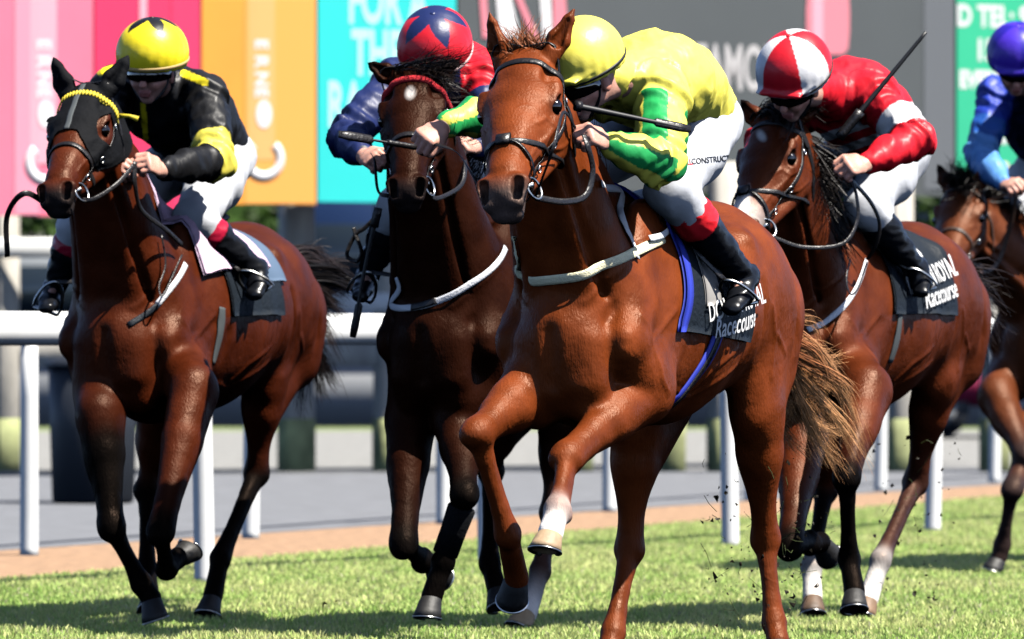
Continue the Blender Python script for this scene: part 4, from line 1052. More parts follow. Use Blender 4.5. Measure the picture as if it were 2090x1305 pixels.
hairs('tail', h1, [ds, h1.L(-1.5, 0, 1.36)], [P(700, 590, 23.3), P(712, 565, 23.4), P(700, 640, 23.4), P(685, 690, 23.3), P(668, 750, 23.3), P(665, 800, 23.3), P(650, 760, 23.2)], 3600, (.006, .005, .005), (.03, .02, .018), seed=8, curl=.12, belly=A([.06, .05, .05]), jit=.03, w=.003, m=12, clump=60)
# ---- dark second horse
bridle(h2, browmat=M['redfluff'], broww=.014, browth=.8, fig8=False, plainnose=True)
sc2 = sheet(h2, 'saddle_cloth', -.42, -.93, -92, 92, M['clothnavy'], h2.root)
sheet(h2, 'red_edge', -.36, -.44, 20, 80, simple('red_felt', (.5, .02, .03), rough=.8), sc2, off=.012, nx=3, nt=14)
saddle(h2)
strap(h2, 'breast_girth', pxs(h2, [(774, 575), (780, 605), (800, 622), (842, 630), (900, 612), (970, 572), (1028, 508)]), .013, M['whitestrap'], h2.root, off=.010)
strap(h2, 'breast_strap_patch', pxs(h2, [(843, 629), (862, 625), (892, 614)]), .0135, M['leather'], h2.root, off=.012)
rein(h2, h2.bitL, [P(895, 405, 20.3), P(940, 380, 20.5), P(950, 340, 20.6)], P(945, 300, 20.75), w=.009)
rein(h2, h2.bitR, [P(772, 390, 20.3), P(765, 330, 20.5)], P(758, 315, 20.6), w=.008)
rein(h2, P(980, 480, 21.1), [P(978, 530, 21.05), P(985, 548, 21.05), P(1010, 540, 21.1)], P(1030, 500, 21.2), w=.004)
rein(h2, P(770, 440, 20.9), [P(745, 465, 20.9), P(725, 480, 20.9), P(708, 520, 20.9), P(728, 533, 20.9), P(738, 515, 20.9), P(726, 480, 20.9)], P(722, 465, 20.9), w=.009)
hairs('forelock', h2, [h2.G(-.04, -.07, -.03), h2.G(-.03, .09, -.05)], [P(905, 128, 20.45), P(950, 118, 20.5), P(960, 142, 20.5), P(925, 165, 20.5), P(935, 185, 20.5), P(880, 140, 20.4)], 500, (.006, .005, .005), (.025, .015, .012), seed=5, curl=.06)
hairs('mane', h2, [h2.G(0, 0.02, -.08), h2.L(-.30, 0, 1.52)], [P(945, 200, 20.6), P(1000, 330, 21.0)], 260, (.006, .005, .005), (.025, .015, .012), seed=6)
# ---- right bay
bridle(h4)
sc4 = sheet(h4, 'saddle_cloth', -.42, -.98, -76, 76, M['clothnavy'], h4.root, shape=lambda u, v, x, t: (x+.04*abs(2*v-1)**2*(1-u), t*(1+.02*u)))
cloth_text(h4, sc4, '1', .40, -.64, 46, M['clothwhite'], bold=.018, xs=1.0)
cloth_text(h4, sc4, 'DOWN ROYAL', .10, -.50, 64, M['clothwhite'], ang=8, off=.031, bold=.001, xs=.75)
cloth_text(h4, sc4, 'Racecourse', .10, -.60, 74, M['clothwhite'], ang=8, off=.031, shear=.3, bold=.001, xs=.75)
saddle(h4)
strap(h4, 'breast_girth', pxs(h4, [(1648, 674), (1690, 655), (1730, 615), (1755, 570), (1767, 532)]), .012, M['whitestrap'], h4.root)
strap(h4, 'girth', pxs(h4, [(1836, 640), (1830, 690), (1815, 740)]), .020, M['greyfab'], h4.root)
rein(h4, h4.bitL, [P(1640, 505, 21.0), P(1720, 498, 21.05), P(1750, 450, 21.1), P(1748, 400, 21.1)], P(1738, 368, 21.15), w=.008)
rein(h4, P(1738, 368, 21.15), [P(1775, 410, 21.3), P(1795, 455, 21.4), P(1788, 500, 21.45)], P(1770, 530, 21.5), w=.010)
rein(h4, P(1735, 530, 21.3), [P(1728, 570, 21.25), P(1735, 600, 21.25), P(1750, 590, 21.3)], P(1770, 535, 21.4), w=.004)
hairs('forelock', h4, [h4.G(-.05, -.05, -.03), h4.G(-.03, .08, -.06)], [P(1560, 225, 21.1), P(1600, 245, 21.05), P(1640, 200, 21.1), P(1655, 185, 21.1), P(1580, 200, 21.1), P(1610, 215, 21.0), P(1625, 235, 21.0)], 1500, (.006, .005, .005), (.03, .025, .022), seed=15, curl=.07, clump=40, belly=A([0, -.02, .05]))
hairs('mane', h4, [h4.G(-.02, .03, -.10), h4.L(-.30, 0.02, 1.53)], [P(1690, 330, 21.2), P(1700, 330, 21.3), P(1715, 470, 21.35), P(1690, 400, 21.25), P(1730, 520, 21.4)], 1500, (.005, .004, .004), (.02, .015, .014), seed=16, curl=.05, w=.004)
ds = h4.L(-1.47, 0, 1.42)
hairs('tail', h4, [ds, h4.L(-1.5, 0, 1.36)], [P(2040, 640, 23.4), P(2060, 600, 23.4), P(2030, 700, 23.4), P(1985, 760, 23.3), P(2010, 720, 23.4)], 300, (.008, .006, .006), (.05, .035, .03), seed=18, curl=.06, belly=A([.06, .05, .05]), w=.003)
# ---- far bay
bridle(h5, fig8=False, plainnose=True, mat=M['brownleather'])
rein(h5, h5.bitL, [P(2030, 545, 26.4), P(2060, 470, 26.4)], P(2075, 400, 26.3), w=.012, mat=M['brownleather'])
hairs('forelock', h5, [h5.G(-.05, -.06, -.03), h5.G(-.03, .06, -.06)], [P(1935, 350, 26.3), P(1960, 340, 26.3), P(1975, 375, 26.2), P(1925, 365, 26.3)], 350, (.006, .005, .005), (.03, .025, .022), seed=25, curl=.07, w=.003)
hairs('mane', h5, [h5.G(0, 0, -.08), h5.L(-.30, 0, 1.54)], [P(2040, 370, 26.6), P(2085, 450, 26.8)], 500, (.006, .005, .005), (.03, .02, .018), seed=26, w=.004)
# chestnut tail, flaxen ends
ds = h3.L(-1.46, 0, 1.40)
hairs('tail', h3, [h3.L(-1.46, 0, 1.28), h3.L(-1.50, 0, 1.08)], [P(1700, 770, 20.3), P(1735, 800, 20.35), P(1760, 840, 20.4), P(1740, 890, 20.4), P(1690, 935, 20.3), P(1640, 925, 20.2), P(1715, 950, 20.4), P(1660, 850, 20.2), P(1690, 890, 20.2)], 4200, (.34, .09, .03), (.90, .46, .20), seed=9, curl=.07, belly=A([.05, .1, .0]), jit=.03, w=.0015, m=12, clump=60)
# boots on the second horse's foreleg
def legboot(H, a, b, r0, r1, name='leg_boot', mat=None):
    mb = MB(); a, b = A(a), A(b); mb.tube([a, lerp(a, b, .03), lerp(a, b, .5), b], [r0, r0+.004, (r0+r1)/2, r1], n=20); return mb.build(name, mat or M['hoodfab'], H.root)
legboot(h2, P(943, 1035, 20.56), P(909, 1130, 20.6), .048, .047)
# ------------------------------------------------------------------ jockeys
M['skin'] = simple('skin', 'attr', rough=.5, spec=.4, bump=.15, bscale=60)
M['skin'].node_tree.nodes['Principled BSDF'].inputs['Subsurface Weight'].default_value = .12
M['skin'].node_tree.nodes['Principled BSDF'].inputs['Subsurface Radius'].default_value = (.012, .005, .003)
M['silk'] = simple('silk', 'attr', rough=.46, spec=.28, bump=.5, bscale=13, stretch=(1.6, 1, .8))
M['breech'] = simple('breeches_cloth', 'attr', rough=.6, bump=.4, bscale=14)
M['cap'] = simple('cap_silk', 'attr', rough=.38, spec=.4, bump=.3, bscale=16)
M['boot'] = simple('boot_leather', 'attr', rough=.28, spec=.3, bump=.25, bscale=18)
M['lens'] = simple('goggle_lens', (.008, .006, .006), rough=.05, spec=.8, coat=.8)
M['rubber'] = simple('black_rubber', (.012, .012, .013), rough=.5)
SK = A((.62, .33, .25))
def hand(s, wr, tip, back, side, curl=62, sc=1.0, spread=1.0):
    """palm, four curled fingers and a thumb; side = towards the thumb"""
    d = nrm(tip-wr); back = nrm(back-(back@d)*d); side = np.cross(back, d)*(1 if np.cross(back, d)@A(side) > 0 else -1)
    c = SK
    s.seg(wr, wr+d*.035*sc, (.027*sc, .020*sc), (.034*sc, .017*sc), k=.012, n=side, c=c)
    s.seg(wr+d*.035*sc, wr+d*.082*sc, (.036*sc, .015*sc), (.038*sc, .014*sc), k=.010, n=side, c=c)
    for i in range(4):
        o = (1.5-i)*.0195*sc*spread; b = wr+d*(.085-.004*abs(i-1))*sc+side*o; ln = (.95, 1.08, 1.0, .8)[i]*sc
        a1, a2, a3 = rad(curl), rad(curl+75), rad(curl+125)
        def dv(a): return d*math.cos(a)-back*math.sin(a)
        p1 = b+dv(a1)*.038*ln; p2 = p1+dv(a2)*.025*ln; p3 = p2+dv(a3)*.018*ln
        r = (.0098, .0098, .0094, .0085)[i]*sc
        s.seg(b-d*.01, b, r, r*1.08, k=.006, c=c); s.seg(b, p1, r*1.08, r, k=.004, c=c*A((1, .9, .88))); s.seg(p1, p2, r, r*.93, k=.003, c=c*A((1, .85, .82))); s.seg(p2, p3, r*.93, r*.8, k=.003, c=c*A((1, .82, .8)))
    t0 = wr+d*.03*sc+side*.028*sc; t1 = t0+d*.030*sc+side*.018*sc-back*.018*sc; t2 = t1+d*.028*sc-side*.004*sc-back*.018*sc
    s.seg(t0, t1, .014*sc, .0115*sc, k=.012, c=c); s.seg(t1, t2, .0115*sc, .009*sc, k=.003, c=c)
def armpar(V, sh, el, wr, ref):
    """0..2 along the arm, angle round it, distance from it"""
    out = []
    for a, b in ((sh, el), (el, wr)):
        ax = b-a; L2 = ax@ax; t = np.clip((V-a)@ax/L2, 0, 1); q = V-a-t[:, None]*ax; n = nrm(ref-(ref@ax)*ax/L2); b_ = np.cross(nrm(ax), n)
        out.append((t, np.arctan2(q@b_, q@n), np.linalg.norm(q, axis=1)))
    use = out[1][2] < out[0][2]
    return np.where(use, 1+out[1][0], out[0][0]), np.where(use, out[1][1], out[0][1]), np.where(use, out[1][2], out[0][2])
def wrinkle(V, Nn, amp, f=11, seed=0, stretch=(1, 1, 1)):
    d = A([1-abs(noise.noise(Vector((v[0]*f*stretch[0]+seed, v[1]*f*stretch[1], v[2]*f*stretch[2]))))*3.2 + .35*noise.noise(Vector((v[0]*f*2.7, v[1]*f*2.7+seed, v[2]*f*2.7))) for v in V])
    return V+Nn*(amp*d)[:, None]
def rider(label, J, jersey, cap, breech=(.78, .78, .80), boot=None, capr=.128, gog=True, sleeve=1.0, torso=1.0, mouth=True):
    R = Horse(); c = J['head']; F = nrm(J['face']); U = A(J['up'], dtype=float); U = nrm(U-(U@F)*F); Rt = np.cross(F, U)
    s = Sculpt(); skin = SK
    # one continuous body
    s.chain([J['pelvis'], J['chest'], J['neck']], [(.12, .10), (.15, .10), (.07, .06)], k=.05, n=J['side'])
    s.seg(J['neck'], c-U*.04-F*.02, .055, .05, k=.03)
    s.ell(c+U*.02, (.098, .074, .095), F, Rt, k=.03, col=skin)
    s.seg(c-U*.045+F*.03, c-U*.088+F*.062, (.056, .05), (.026, .022), k=.03, n=Rt, c=skin)                # jaw, chin
    s.seg(c+F*.055-U*.02, c+F*.062-U*.05, (.05, .035), (.042, .03), k=.025, n=Rt, c=skin)
    s.seg(c+F*.095+U*.012, c+F*.118-U*.03, (.010, .010), (.015, .012), k=.010, n=Rt, c=skin*A((1, .82, .78)))   # nose
    s.seg(c+F*.098-U*.060-Rt*.016, c+F*.098-U*.060+Rt*.016, .007, .007, k=.006, c=(.45, .14, .12))            # lips
    s.seg(c+F*.094-U*.072-Rt*.013, c+F*.094-U*.072+Rt*.013, .008, .008, k=.006, c=(.45, .15, .13))
    s.seg(c+F*.112-U*.066-Rt*.02, c+F*.112-U*.066+Rt*.02, .0025, .0025, k=.003, sub=True, c=(.2, .05, .04))
    for sd in (-1, 1):
        s.ell(c+Rt*sd*.076-U*.01-F*.005, (.028, .010, .018), U, Rt, k=.008, col=skin*A((1, .8, .75)))                  # ears
        s.seg(c+F*.05+Rt*sd*.048-U*.018, c+F*.08+Rt*sd*.035-U*.03, .022, .02, k=.02, c=skin*A((1, .85, .8)))     # cheeks
        s.ell(c+F*.098+Rt*sd*.032+U*.012, (.02, .015, .012), Rt, U, k=.01, sub=True)
        n_ = 'L' if sd > 0 else 'R'
        sh, el, wr, tp = J['sh'+n_], J['el'+n_], J['wr'+n_], J['ha'+n_]
        s.seg(J['chest'], sh, .09, .06, k=.04); s.chain([sh, el, wr], [.048, .038, .027], k=.02, cs=[skin]*3)
        s.seg(lerp(el, wr, .2), lerp(el, wr, .5), .042, .034, k=.02, c=skin)
        hand(s, wr, tp, A(J.get('back'+n_, (0, -.6, 1))), A(J.get('thumb'+n_, (0, -1, .2))), curl=J.get('curl', 62), sc=J.get('hsc', 1.0))
        hp, kn, an, to = J['pelvis']+J['side']*sd*.10, J['kn'+n_], J['an'+n_], J['to'+n_]
        s.chain([hp, lerp(hp, kn, .4), kn], [.09, .082, .052], k=.03)
        s.chain([kn, lerp(kn, an, .3), an], [.045, .044, .026], k=.02); s.seg(an, lerp(an, to, .75)+nrm(an-kn)*.02, .024, .016, k=.02)
    lo = np.min([J['haL'], J['haR'], c], axis=0); 
    fine = [(J[h]-.09, J[h]+.09) for h in ('haL', 'haR')]+[(c-.13, c+.13)]
    V, Q = s.mesh(h=.010, fine=fine, hf=.0038); V = smooth(V, Q, 1, .35)
    C = s.paint(V, SK, sigma=.006)
    C *= (1+.10*A([noise.noise(Vector(v)*35) for v in V]))[:, None]
    R.body = mesh_obj('person', V, Q, M['skin'], None, cols=np.clip(C, 0, 1)); tag(R.body, label, 'jockey', 'jockeys riding in the race')
    # set the mesh's origin near the pelvis is not needed: parts are children with world coordinates
    B = R.body
    # jersey
    s = Sculpt(); sv = sleeve; tz = torso
    s.chain([J['pelvis']+UP*.02, lerp(J['pelvis'], J['chest'], .5)+A(J.get('hump', (0, 0, .03))), J['chest'], lerp(J['chest'], J['neck'], .75)], [(.175*tz, .155*tz), (.18*tz, .155*tz), (.185*tz, .15*tz), (.105*tz, .09*tz)], k=.04, n=J['side'])
    for n_ in 'LR':
        sh, el, wr = J['sh'+n_], J['el'+n_], J['wr'+n_]
        s.seg(J['chest']+UP*.02, sh, .12*tz, .088*sv, k=.05)
        s.chain([sh, lerp(sh, el, .6), el, lerp(el, wr, .55), lerp(el, wr, .93)], [.082*sv, .077*sv, .070*sv, .058*sv, .040*sv], k=.025)
    s.seg(J['neck'], lerp(J['neck'], c, .45)-F*.01, .068, .062, k=.03)
    V, Q = s.mesh(h=.0062); V = smooth(V, Q, 1, .4); Nn = vnormals(V, Q)
    V = wrinkle(V, Nn, .006, 9, seed=J.get('seed', 1)*7.3, stretch=(1.4, 1, .8)); V = wrinkle(V, Nn, .0012, 24, seed=J.get('seed', 1)*3.1, stretch=(1.3, 1, .6)); V = smooth(V, Q, 1, .25)
    # radial folds at the elbows
    par = {n_: armpar(V, J['sh'+n_], J['el'+n_], J['wr'+n_], UP) for n_ in 'LR'}
    for n_ in 'LR':
        t, an_, ds = par[n_]; w = np.exp(-((t-.95)/.28)**2)*(ds < .12*sv)+np.exp(-((t-.1)/.22)**2)*(ds < .13*sv)*.8
        V = V+Nn*(w*.009*np.sin(t*34+an_*1.3+np.sin(an_*3)*1.2))[:, None]
    C = jersey(V, par, J, sv)
    R.jersey = mesh_obj('jersey', V, Q, M['silk'], B, cols=np.clip(C, 0, 1))
    for n_ in 'LR':      # elastic cuffs
        sh, el, wr = J['sh'+n_], J['el'+n_], J['wr'+n_]; a = lerp(el, wr, .90); b = lerp(el, wr, .985)
        mb = MB(); mb.tube([a, b], [.040*sv, .034], n=18); mb.build('cuff', M['rubber'], R.jersey)
    # breeches and boots
    s = Sculpt(); s.chain([J['pelvis']+J['side']*.05, J['pelvis']-J['side']*.05], [.12, .12], k=.04)
    for sd, n_ in ((1, 'L'), (-1, 'R')):
        hp, kn, an, to = J['pelvis']+J['side']*sd*.09, J['kn'+n_], J['an'+n_], J['to'+n_]
        s.chain([hp, lerp(hp, kn, .45), kn, lerp(kn, an, .3)], [.105, .105, .074, .066], k=.04)
    V, Q = s.mesh(h=.010); V = smooth(V, Q, 1, .4); V = wrinkle(V, vnormals(V, Q), .005, 9, seed=3)
    R.br = mesh_obj('breeches', V, Q, M['breech'], B, cols=np.tile(A(breech), (len(V), 1)))
    for sd, n_ in ((1, 'L'), (-1, 'R')):
        kn, an, to = J['kn'+n_], J['an'+n_], J['to'+n_]; s = Sculpt(); f = nrm(to-an); dn = nrm(an-kn)
        top = lerp(kn, an, J.get('boottop', .12))
        s.chain([top, lerp(kn, an, .35), lerp(kn, an, .7), an], [.068, .070, .052, .043], k=.02)
        s.seg(an+f*.0+dn*.02, an-f*.03+dn*.03, .038, .036, k=.02)
        s.chain([an+dn*.03, lerp(an, to, .5)+dn*.03, to+dn*.015], [(.036, .034), (.040, .03), (.034, .022)], k=.02, n=J['side'])
        V, Q = s.mesh(h=.008); V = smooth(V, Q, 1, .4); V = wrinkle(V, vnormals(V, Q), .0025, 16, seed=5, stretch=(1, 1, 2))
        ax = an-kn; t = (V-kn)@ax/(ax@ax)
        bc = np.tile(A((.008, .009, .012)), (len(V), 1))
        if boot is not None:
            m = (t < boot[1]) & (t > boot[3] if len(boot) > 3 else t > -9); bc[m] = boot[0]
        bo = mesh_obj('boot', V, Q, M['boot'], B, cols=bc)
        if len(J.get('stirrup', 'LR')) and n_ in J.get('stirrup', 'LR'):
            mid = lerp(an, to, .55)+dn*.065; mb = MB(); sw = nrm(np.cross(f, dn))
            up_ = -dn; pts = [mid-sw*.05, mid-sw*.052+up_*.04, mid-sw*.035+up_*.10, mid+up_*.13, mid+sw*.035+up_*.10, mid+sw*.052+up_*.04, mid+sw*.05]
            mb.tube(spline(pts, 5), .0055, n=8); mb.tube([mid-sw*.05, mid+sw*.05], .012, n=8, flat=.5, nor=dn); so_ = mb.build('stirrup', M['steel'], J['horse'].root)
            strap(J['horse'], 'stirrup_leather', [mid+up_*.13, J['horse'].surf.near(lerp(mid, kn, .5), .03)[0], J['horse'].surf.near(J['horse'].L(-.52, sd*.2, 1.42), .03)[0]], .010, M['leather'], J['horse'].root, snap=False)
    # cap over a helmet
    s = Sculpt(); hc = c+U*.076-F*.010; r = capr
    s.ell(hc, (r*1.10, r*.98, r*1.0), F, Rt, k=.01)
    if J.get('peak', True): s.ell(hc+F*r*.85-U*r*.18, (r*.34, r*.68, .012), F, Rt, k=.02)
    s.seg(hc-U*(1.0+r*.20)-F*.1, hc-U*(1.0+r*.20)+F*.0, .98, .98, k=.012, sub=True)
    V, Q = s.mesh(h=.0045); V = smooth(V, Q, 2, .4); Nn = vnormals(V, Q)
    q = (V-hc)/r; x, y, z = q@F, q@Rt, q@U
    V = V+Nn*(.0012*np.sin(np.arctan2(y, x)*22+z*3)*np.clip(.5-z, 0, 1))[:, None]
    R.cap = mesh_obj('helmet', V, Q, M['cap'], B, cols=np.clip(cap(x, y, z, np.arctan2(y, x)), 0, 1))
    R.hc, R.F, R.U, R.Rt = hc, F, U, Rt
    mb = MB(); mb.tube([hc+U*r*.985, hc+U*(r*1.02)], [.012, .009], n=10); 
    mb.c = [np.tile(cap(A([0.]), A([0.]), A([1.]), A([0.])), (mb.n, 1))]; mb.build('button', M['cap'], R.cap, cols=True)
    if gog:
        mb = MB(); pts = [c+U*.008+F*(.112*math.cos(a))+Rt*.084*math.sin(a)*1.0 for a in np.linspace(rad(-75), rad(75), 15)]
        mb.tube(pts, [.014+.012*math.cos(a)**.5 for a in np.linspace(rad(-75), rad(75), 15)], n=12, flat=.45, nor=A([nrm(p-c) for p in pts]))
        mb.build('goggles', M['lens'], B)
    mb = MB(); pts = [c+U*.02+Rt*.078*sd_+F*.02 for sd_ in (1,)]+[c-U*.05+Rt*.062+F*.035, c-U*.098+Rt*.02+F*.055, c-U*.098-Rt*.02+F*.055, c-U*.05-Rt*.062+F*.035, c+U*.02-Rt*.078+F*.02]
    mb.tube(spline(pts, 4), .007, n=6, flat=.4, nor=F); mb.build('chin_strap', M['rubber'], R.cap)
    return R
def capband(R, name, z, mat, w=.006, r=.128, tilt=0, off=1.03):
    mb = MB(); pts = []; 
    for a in np.linspace(0, 2*np.pi, 49)[:-1]:
        zz = z+tilt*math.cos(a); rr = math.sqrt(max(0.05, 1-zz*zz)); pts.append(R.hc+r*off*(R.F*1.10*rr*math.cos(a)+R.Rt*.98*rr*math.sin(a)+R.U*zz))
    mb.tube(pts, w, n=8, flat=.4, nor=A([nrm(p-R.hc) for p in pts]), closed=True); mb.build(name, mat, R.cap)
def horse_side(H): return H.l
def legs_for(H, kL, aL, tL, mirror=True):
    """left leg given; right leg mirrored in the horse's midline"""
    def mir(p): q = p-H.O; return p-2*(q@H.l)*H.l
    return dict(knL=kL, anL=aL, toL=tL, knR=mir(kL), anR=mir(aL), toR=mir(tL))
def onside(H, x, y, off):
    return H.surf.px(x, y, None, off)[0]
def mirp(H, p): q = p-H.O; return p-2*(q@H.l)*H.l
YEL = A((.98, .88, .13)); GRN = A((.02, .36, .09)); NAVY = A((.012, .022, .10)); RED = A((.72, .012, .025)); WHT = A((.82, .82, .84)); BLKC = A((.008, .008, .009)); GOLD = A((.98, .80, .02))
BREW = A((.56, .58, .62))
# --- yellow and green on the front chestnut
def jer3(V, par, J, sv):
    C = np.tile(YEL, (len(V), 1))
    for n_ in 'LR':
        t, an, ds = par[n_]; m = (ds < .115*sv) & (t > .16); C[m & (np.sin(an*3+.9) > 0)] = GRN
    return C
J3 = dict(horse=h3, head=P(1198, 166, 18.1), face=(-.62, -.62, -.42), up=(-.25, -.30, 1), side=h3.l, seed=1,
    pelvis=P(1400, 248, 18.95), chest=P(1335, 165, 18.5), neck=P(1268, 160, 18.25), hump=(0, 0, .04),
    shL=P(1350, 200, 18.25), elL=P(1348, 335, 18.0), wrL=P(1240, 292, 17.86), haL=P(1185, 262, 17.76),
    shR=P(1215, 190, 18.5), elR=P(1040, 218, 18.3), wrR=P(905, 258, 18.06), haR=P(850, 292, 17.98),
    backL=(.25, -.75, .6), thumbL=(-.4, -.1, .9), backR=(.1, -.8, .6), thumbR=(-.3, -.2, -.9), hsc=1.08, **legs_for(h3, onside(h3, 1335, 425, .06)+UP*.03, onside(h3, 1480, 572, .065), onside(h3, 1450, 628, .07)))
R3 = rider('jockey in yellow jersey with green striped sleeves and plain yellow cap on the front horse', J3, jer3, lambda x, y, z, a: np.tile(YEL, (len(x), 1)), breech=BREW, boot=((.75, .02, .03), .42, 0, .18), capr=.131)
capband(R3, 'cap_band', -.22, M['rubber'], tilt=-.10, r=.131)
# --- black with yellow
def jer1(V, par, J, sv):
    C = np.tile(BLKC, (len(V), 1))
    for n_ in 'LR':
        t, an, ds = par[n_]; C[(ds < .12*sv) & (t > .70) & (t < 1.12)] = (.85, .74, .10)
    for (x0, y0, x1, y1, w) in ((292, 215, 300, 318, .010), (375, 150, 418, 168, .014), (205, 148, 238, 138, .014)):
        px = 1045+V[:, 0]*FPX/V[:, 1]; py = 690-(V[:, 2]-CAMZ)*FPX/V[:, 1]
        a = A([x0, y0]); b = A([x1, y1]); L_ = b-a; t = np.clip(((px-a[0])*L_[0]+(py-a[1])*L_[1])/(L_@L_), 0, 1)
        dd = np.hypot(px-a[0]-t*L_[0], py-a[1]-t*L_[1])/540; C[(dd < w) & (V[:, 1] < J['chest'][1])] = GOLD
    return C
def star(n, depth, rin, ph=0, c1=None, c2=None):
    def f(x, y, z, a):
        C = np.tile(c1, (len(x), 1)); rr = np.sqrt(np.clip(1-z, 0, 2)/1.0); tri = np.abs(((a+ph)*n/(2*np.pi)) % 1*2-1)
        C[rr < rin+depth*(tri)] = c2; return C
    return f
J1 = dict(horse=h1, head=P(310, 150, 21.75), peak=False, face=(-.24, -.96, -.20), up=(0, -.2, 1), side=h1.l, seed=2,
    pelvis=P(425, 320, 22.5), chest=P(345, 215, 22.05), neck=P(335, 180, 21.9), hump=(0, 0, .05),
    shL=P(420, 195, 21.85), elL=P(440, 330, 21.6), wrL=P(330, 348, 21.25), haL=P(282, 318, 21.12),
    shR=P(235, 185, 21.95), elR=P(205, 300, 21.75), wrR=P(235, 345, 21.35), haR=P(260, 340, 21.2),
    backL=(.3, -.8, .5), thumbL=(-.4, -.1, .9), backR=(-.3, -.8, .5), thumbR=(.4, -.1, .9), hsc=1.08, **legs_for(h1, P(395, 450, 21.78), onside(h1, 488, 560, .065), onside(h1, 480, 605, .07)))
J1.update(knR=P(160, 465, 21.9), anR=P(112, 585, 22.0), toR=P(98, 622, 21.85))
R1 = rider('jockey in black jersey with yellow armbands and a yellow cap with a black star', J1, jer1, star(5, .42, .18, ph=math.pi/5, c1=GOLD, c2=BLKC), breech=BREW*.95, boot=((.42, .01, .04), .36, 0, .08), capr=.138)
capband(R1, 'cap_band', -.20, simple('cap_elastic', (.62, .42, .16), rough=.6), r=.138, tilt=-.1, w=.007)
# --- navy and red
def jer2(V, par, J, sv):
    C = np.tile(NAVY, (len(V), 1)); tL, an, ds = par['L']; px = 1045+V[:, 0]*FPX/V[:, 1]
    C[(px > 940) & (tL < .3)] = RED; return C
J2 = dict(horse=h2, head=P(888, 130, 20.95), peak=False, face=(-.25, -.80, -.60), up=(0, -.5, 1), side=h2.l, seed=3,
    pelvis=P(985, 260, 21.9), chest=P(925, 170, 21.45), neck=P(905, 160, 21.25), hump=(0, 0, .05),
    shL=P(985, 165, 21.3), elL=P(1015, 290, 21.1), wrL=P(970, 300, 20.85), haL=P(935, 292, 20.75),
    shR=P(815, 165, 21.4), elR=P(708, 280, 21.15), wrR=P(742, 318, 20.85), haR=P(775, 325, 20.7),
    backL=(.1, -.8, .6), thumbL=(-.2, -.1, .9), backR=(-.3, -.8, .5), thumbR=(.2, -.1, .9), hsc=1.1, **legs_for(h2, P(960, 400, 21.2), P(1040, 560, 21.6), P(1020, 610, 21.45)))
J2.update(knR=P(808, 430, 21.5), anR=P(752, 560, 21.7), toR=P(738, 600, 21.5))
def cap2(x, y, z, a):
    C = star(5, .50, .24, ph=math.pi/5, c1=RED, c2=NAVY)(x, y, z, a); return C
R2 = rider('jockey in navy and red silks with a red cap and navy star', J2, jer2, cap2, breech=BREW, capr=.138)
capband(R2, 'cap_band', -.20, simple('cap_elastic_pink', (.75, .50, .50), rough=.6), r=.138, tilt=-.1, w=.009)
# --- red and white
def jer4(V, par, J, sv):
    C = np.tile(RED, (len(V), 1)); t, an, ds = par['L']; C[(ds < .12*sv) & (t > .50) & (t < .86)] = WHT
    px = 1045+V[:, 0]*FPX/V[:, 1]; py = 690-(V[:, 2]-CAMZ)*FPX/V[:, 1]
    u = py+(px-1750)*.35; C[(u > 248) & (u < 305) & (ds > .105)] = WHT; C[(u > 268) & (u < 286) & (ds > .105)] = RED; return C
J4 = dict(horse=h4, head=P(1624, 178, 20.98), face=(-.45, -.72, -.55), up=(-.1, -.45, 1), side=h4.l, seed=4,
    pelvis=P(1800, 310, 22.05), chest=P(1735, 205, 21.6), neck=P(1680, 190, 21.35), hump=(0, 0, .03),
    shL=P(1785, 200, 21.4), elL=P(1868, 285, 21.25), wrL=P(1768, 335, 21.05), haL=P(1712, 340, 20.95),
    shR=P(1670, 205, 21.75), elR=P(1560, 290, 21.6), wrR=P(1540, 345, 21.45), haR=P(1560, 370, 21.3),
    backL=(.1, -.85, .5), thumbL=(-.4, -.2, .9), hsc=1.15, **legs_for(h4, P(1765, 425, 21.66), onside(h4, 1840, 560, .065), onside(h4, 1842, 600, .07)))
def cap4(x, y, z, a):
    C = np.tile(RED, (len(x), 1)); C[(np.floor((a+.62)/(np.pi/3)) % 2) > 0] = WHT; C[(z < -.22) & (x > .75)] = (.75, .30, .42); return C
R4 = rider('jockey in red jersey with white armbands and a quartered red and white cap', J4, jer4, cap4, breech=BREW, capr=.138)
capband(R4, 'cap_band', -.16, M['rubber'], r=.138, tilt=-.14)
# --- blue
def jer5(V, par, J, sv):
    C = np.tile(A((.02, .05, .42)), (len(V), 1)); t, an, ds = par['R']; C[(ds < .12*sv) & (t > .75)] = (.12, .32, .72); C[(ds < .12*sv) & (t > .45) & (t <= .75)] = (.02, .10, .42)
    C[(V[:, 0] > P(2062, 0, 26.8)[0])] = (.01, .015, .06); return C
J5 = dict(horse=h5, head=P(2074, 140, 26.3), face=(-.05, -.85, -.5), up=(0, -.4, 1), side=h5.l, seed=5,
    pelvis=P(2160, 330, 27.6), chest=P(2105, 225, 26.95), neck=P(2095, 190, 26.7), hump=(0, 0, .03),
    shL=P(2160, 200, 26.7), elL=P(2190, 300, 26.5), wrL=P(2140, 370, 26.3), haL=P(2110, 375, 26.2),
    shR=P(2035, 195, 26.8), elR=P(2000, 320, 26.65), wrR=P(2050, 378, 26.4), haR=P(2078, 372, 26.25), sleeveR=1,
    backR=(.1, -.9, .4), thumbR=(.1, -.2, .9), hsc=1.15, **legs_for(h5, P(2160, 430, 26.8), P(2210, 560, 27.1), P(2200, 600, 26.95)))
R5 = rider('jockey in blue jersey and purple-blue cap at the right edge', J5, jer5, lambda x, y, z, a: np.where((np.floor((a+.1)/(np.pi/3)) % 2 < 1)[:, None], A((.07, .03, .55)), A((.025, .015, .38))), breech=BREW, capr=.14)
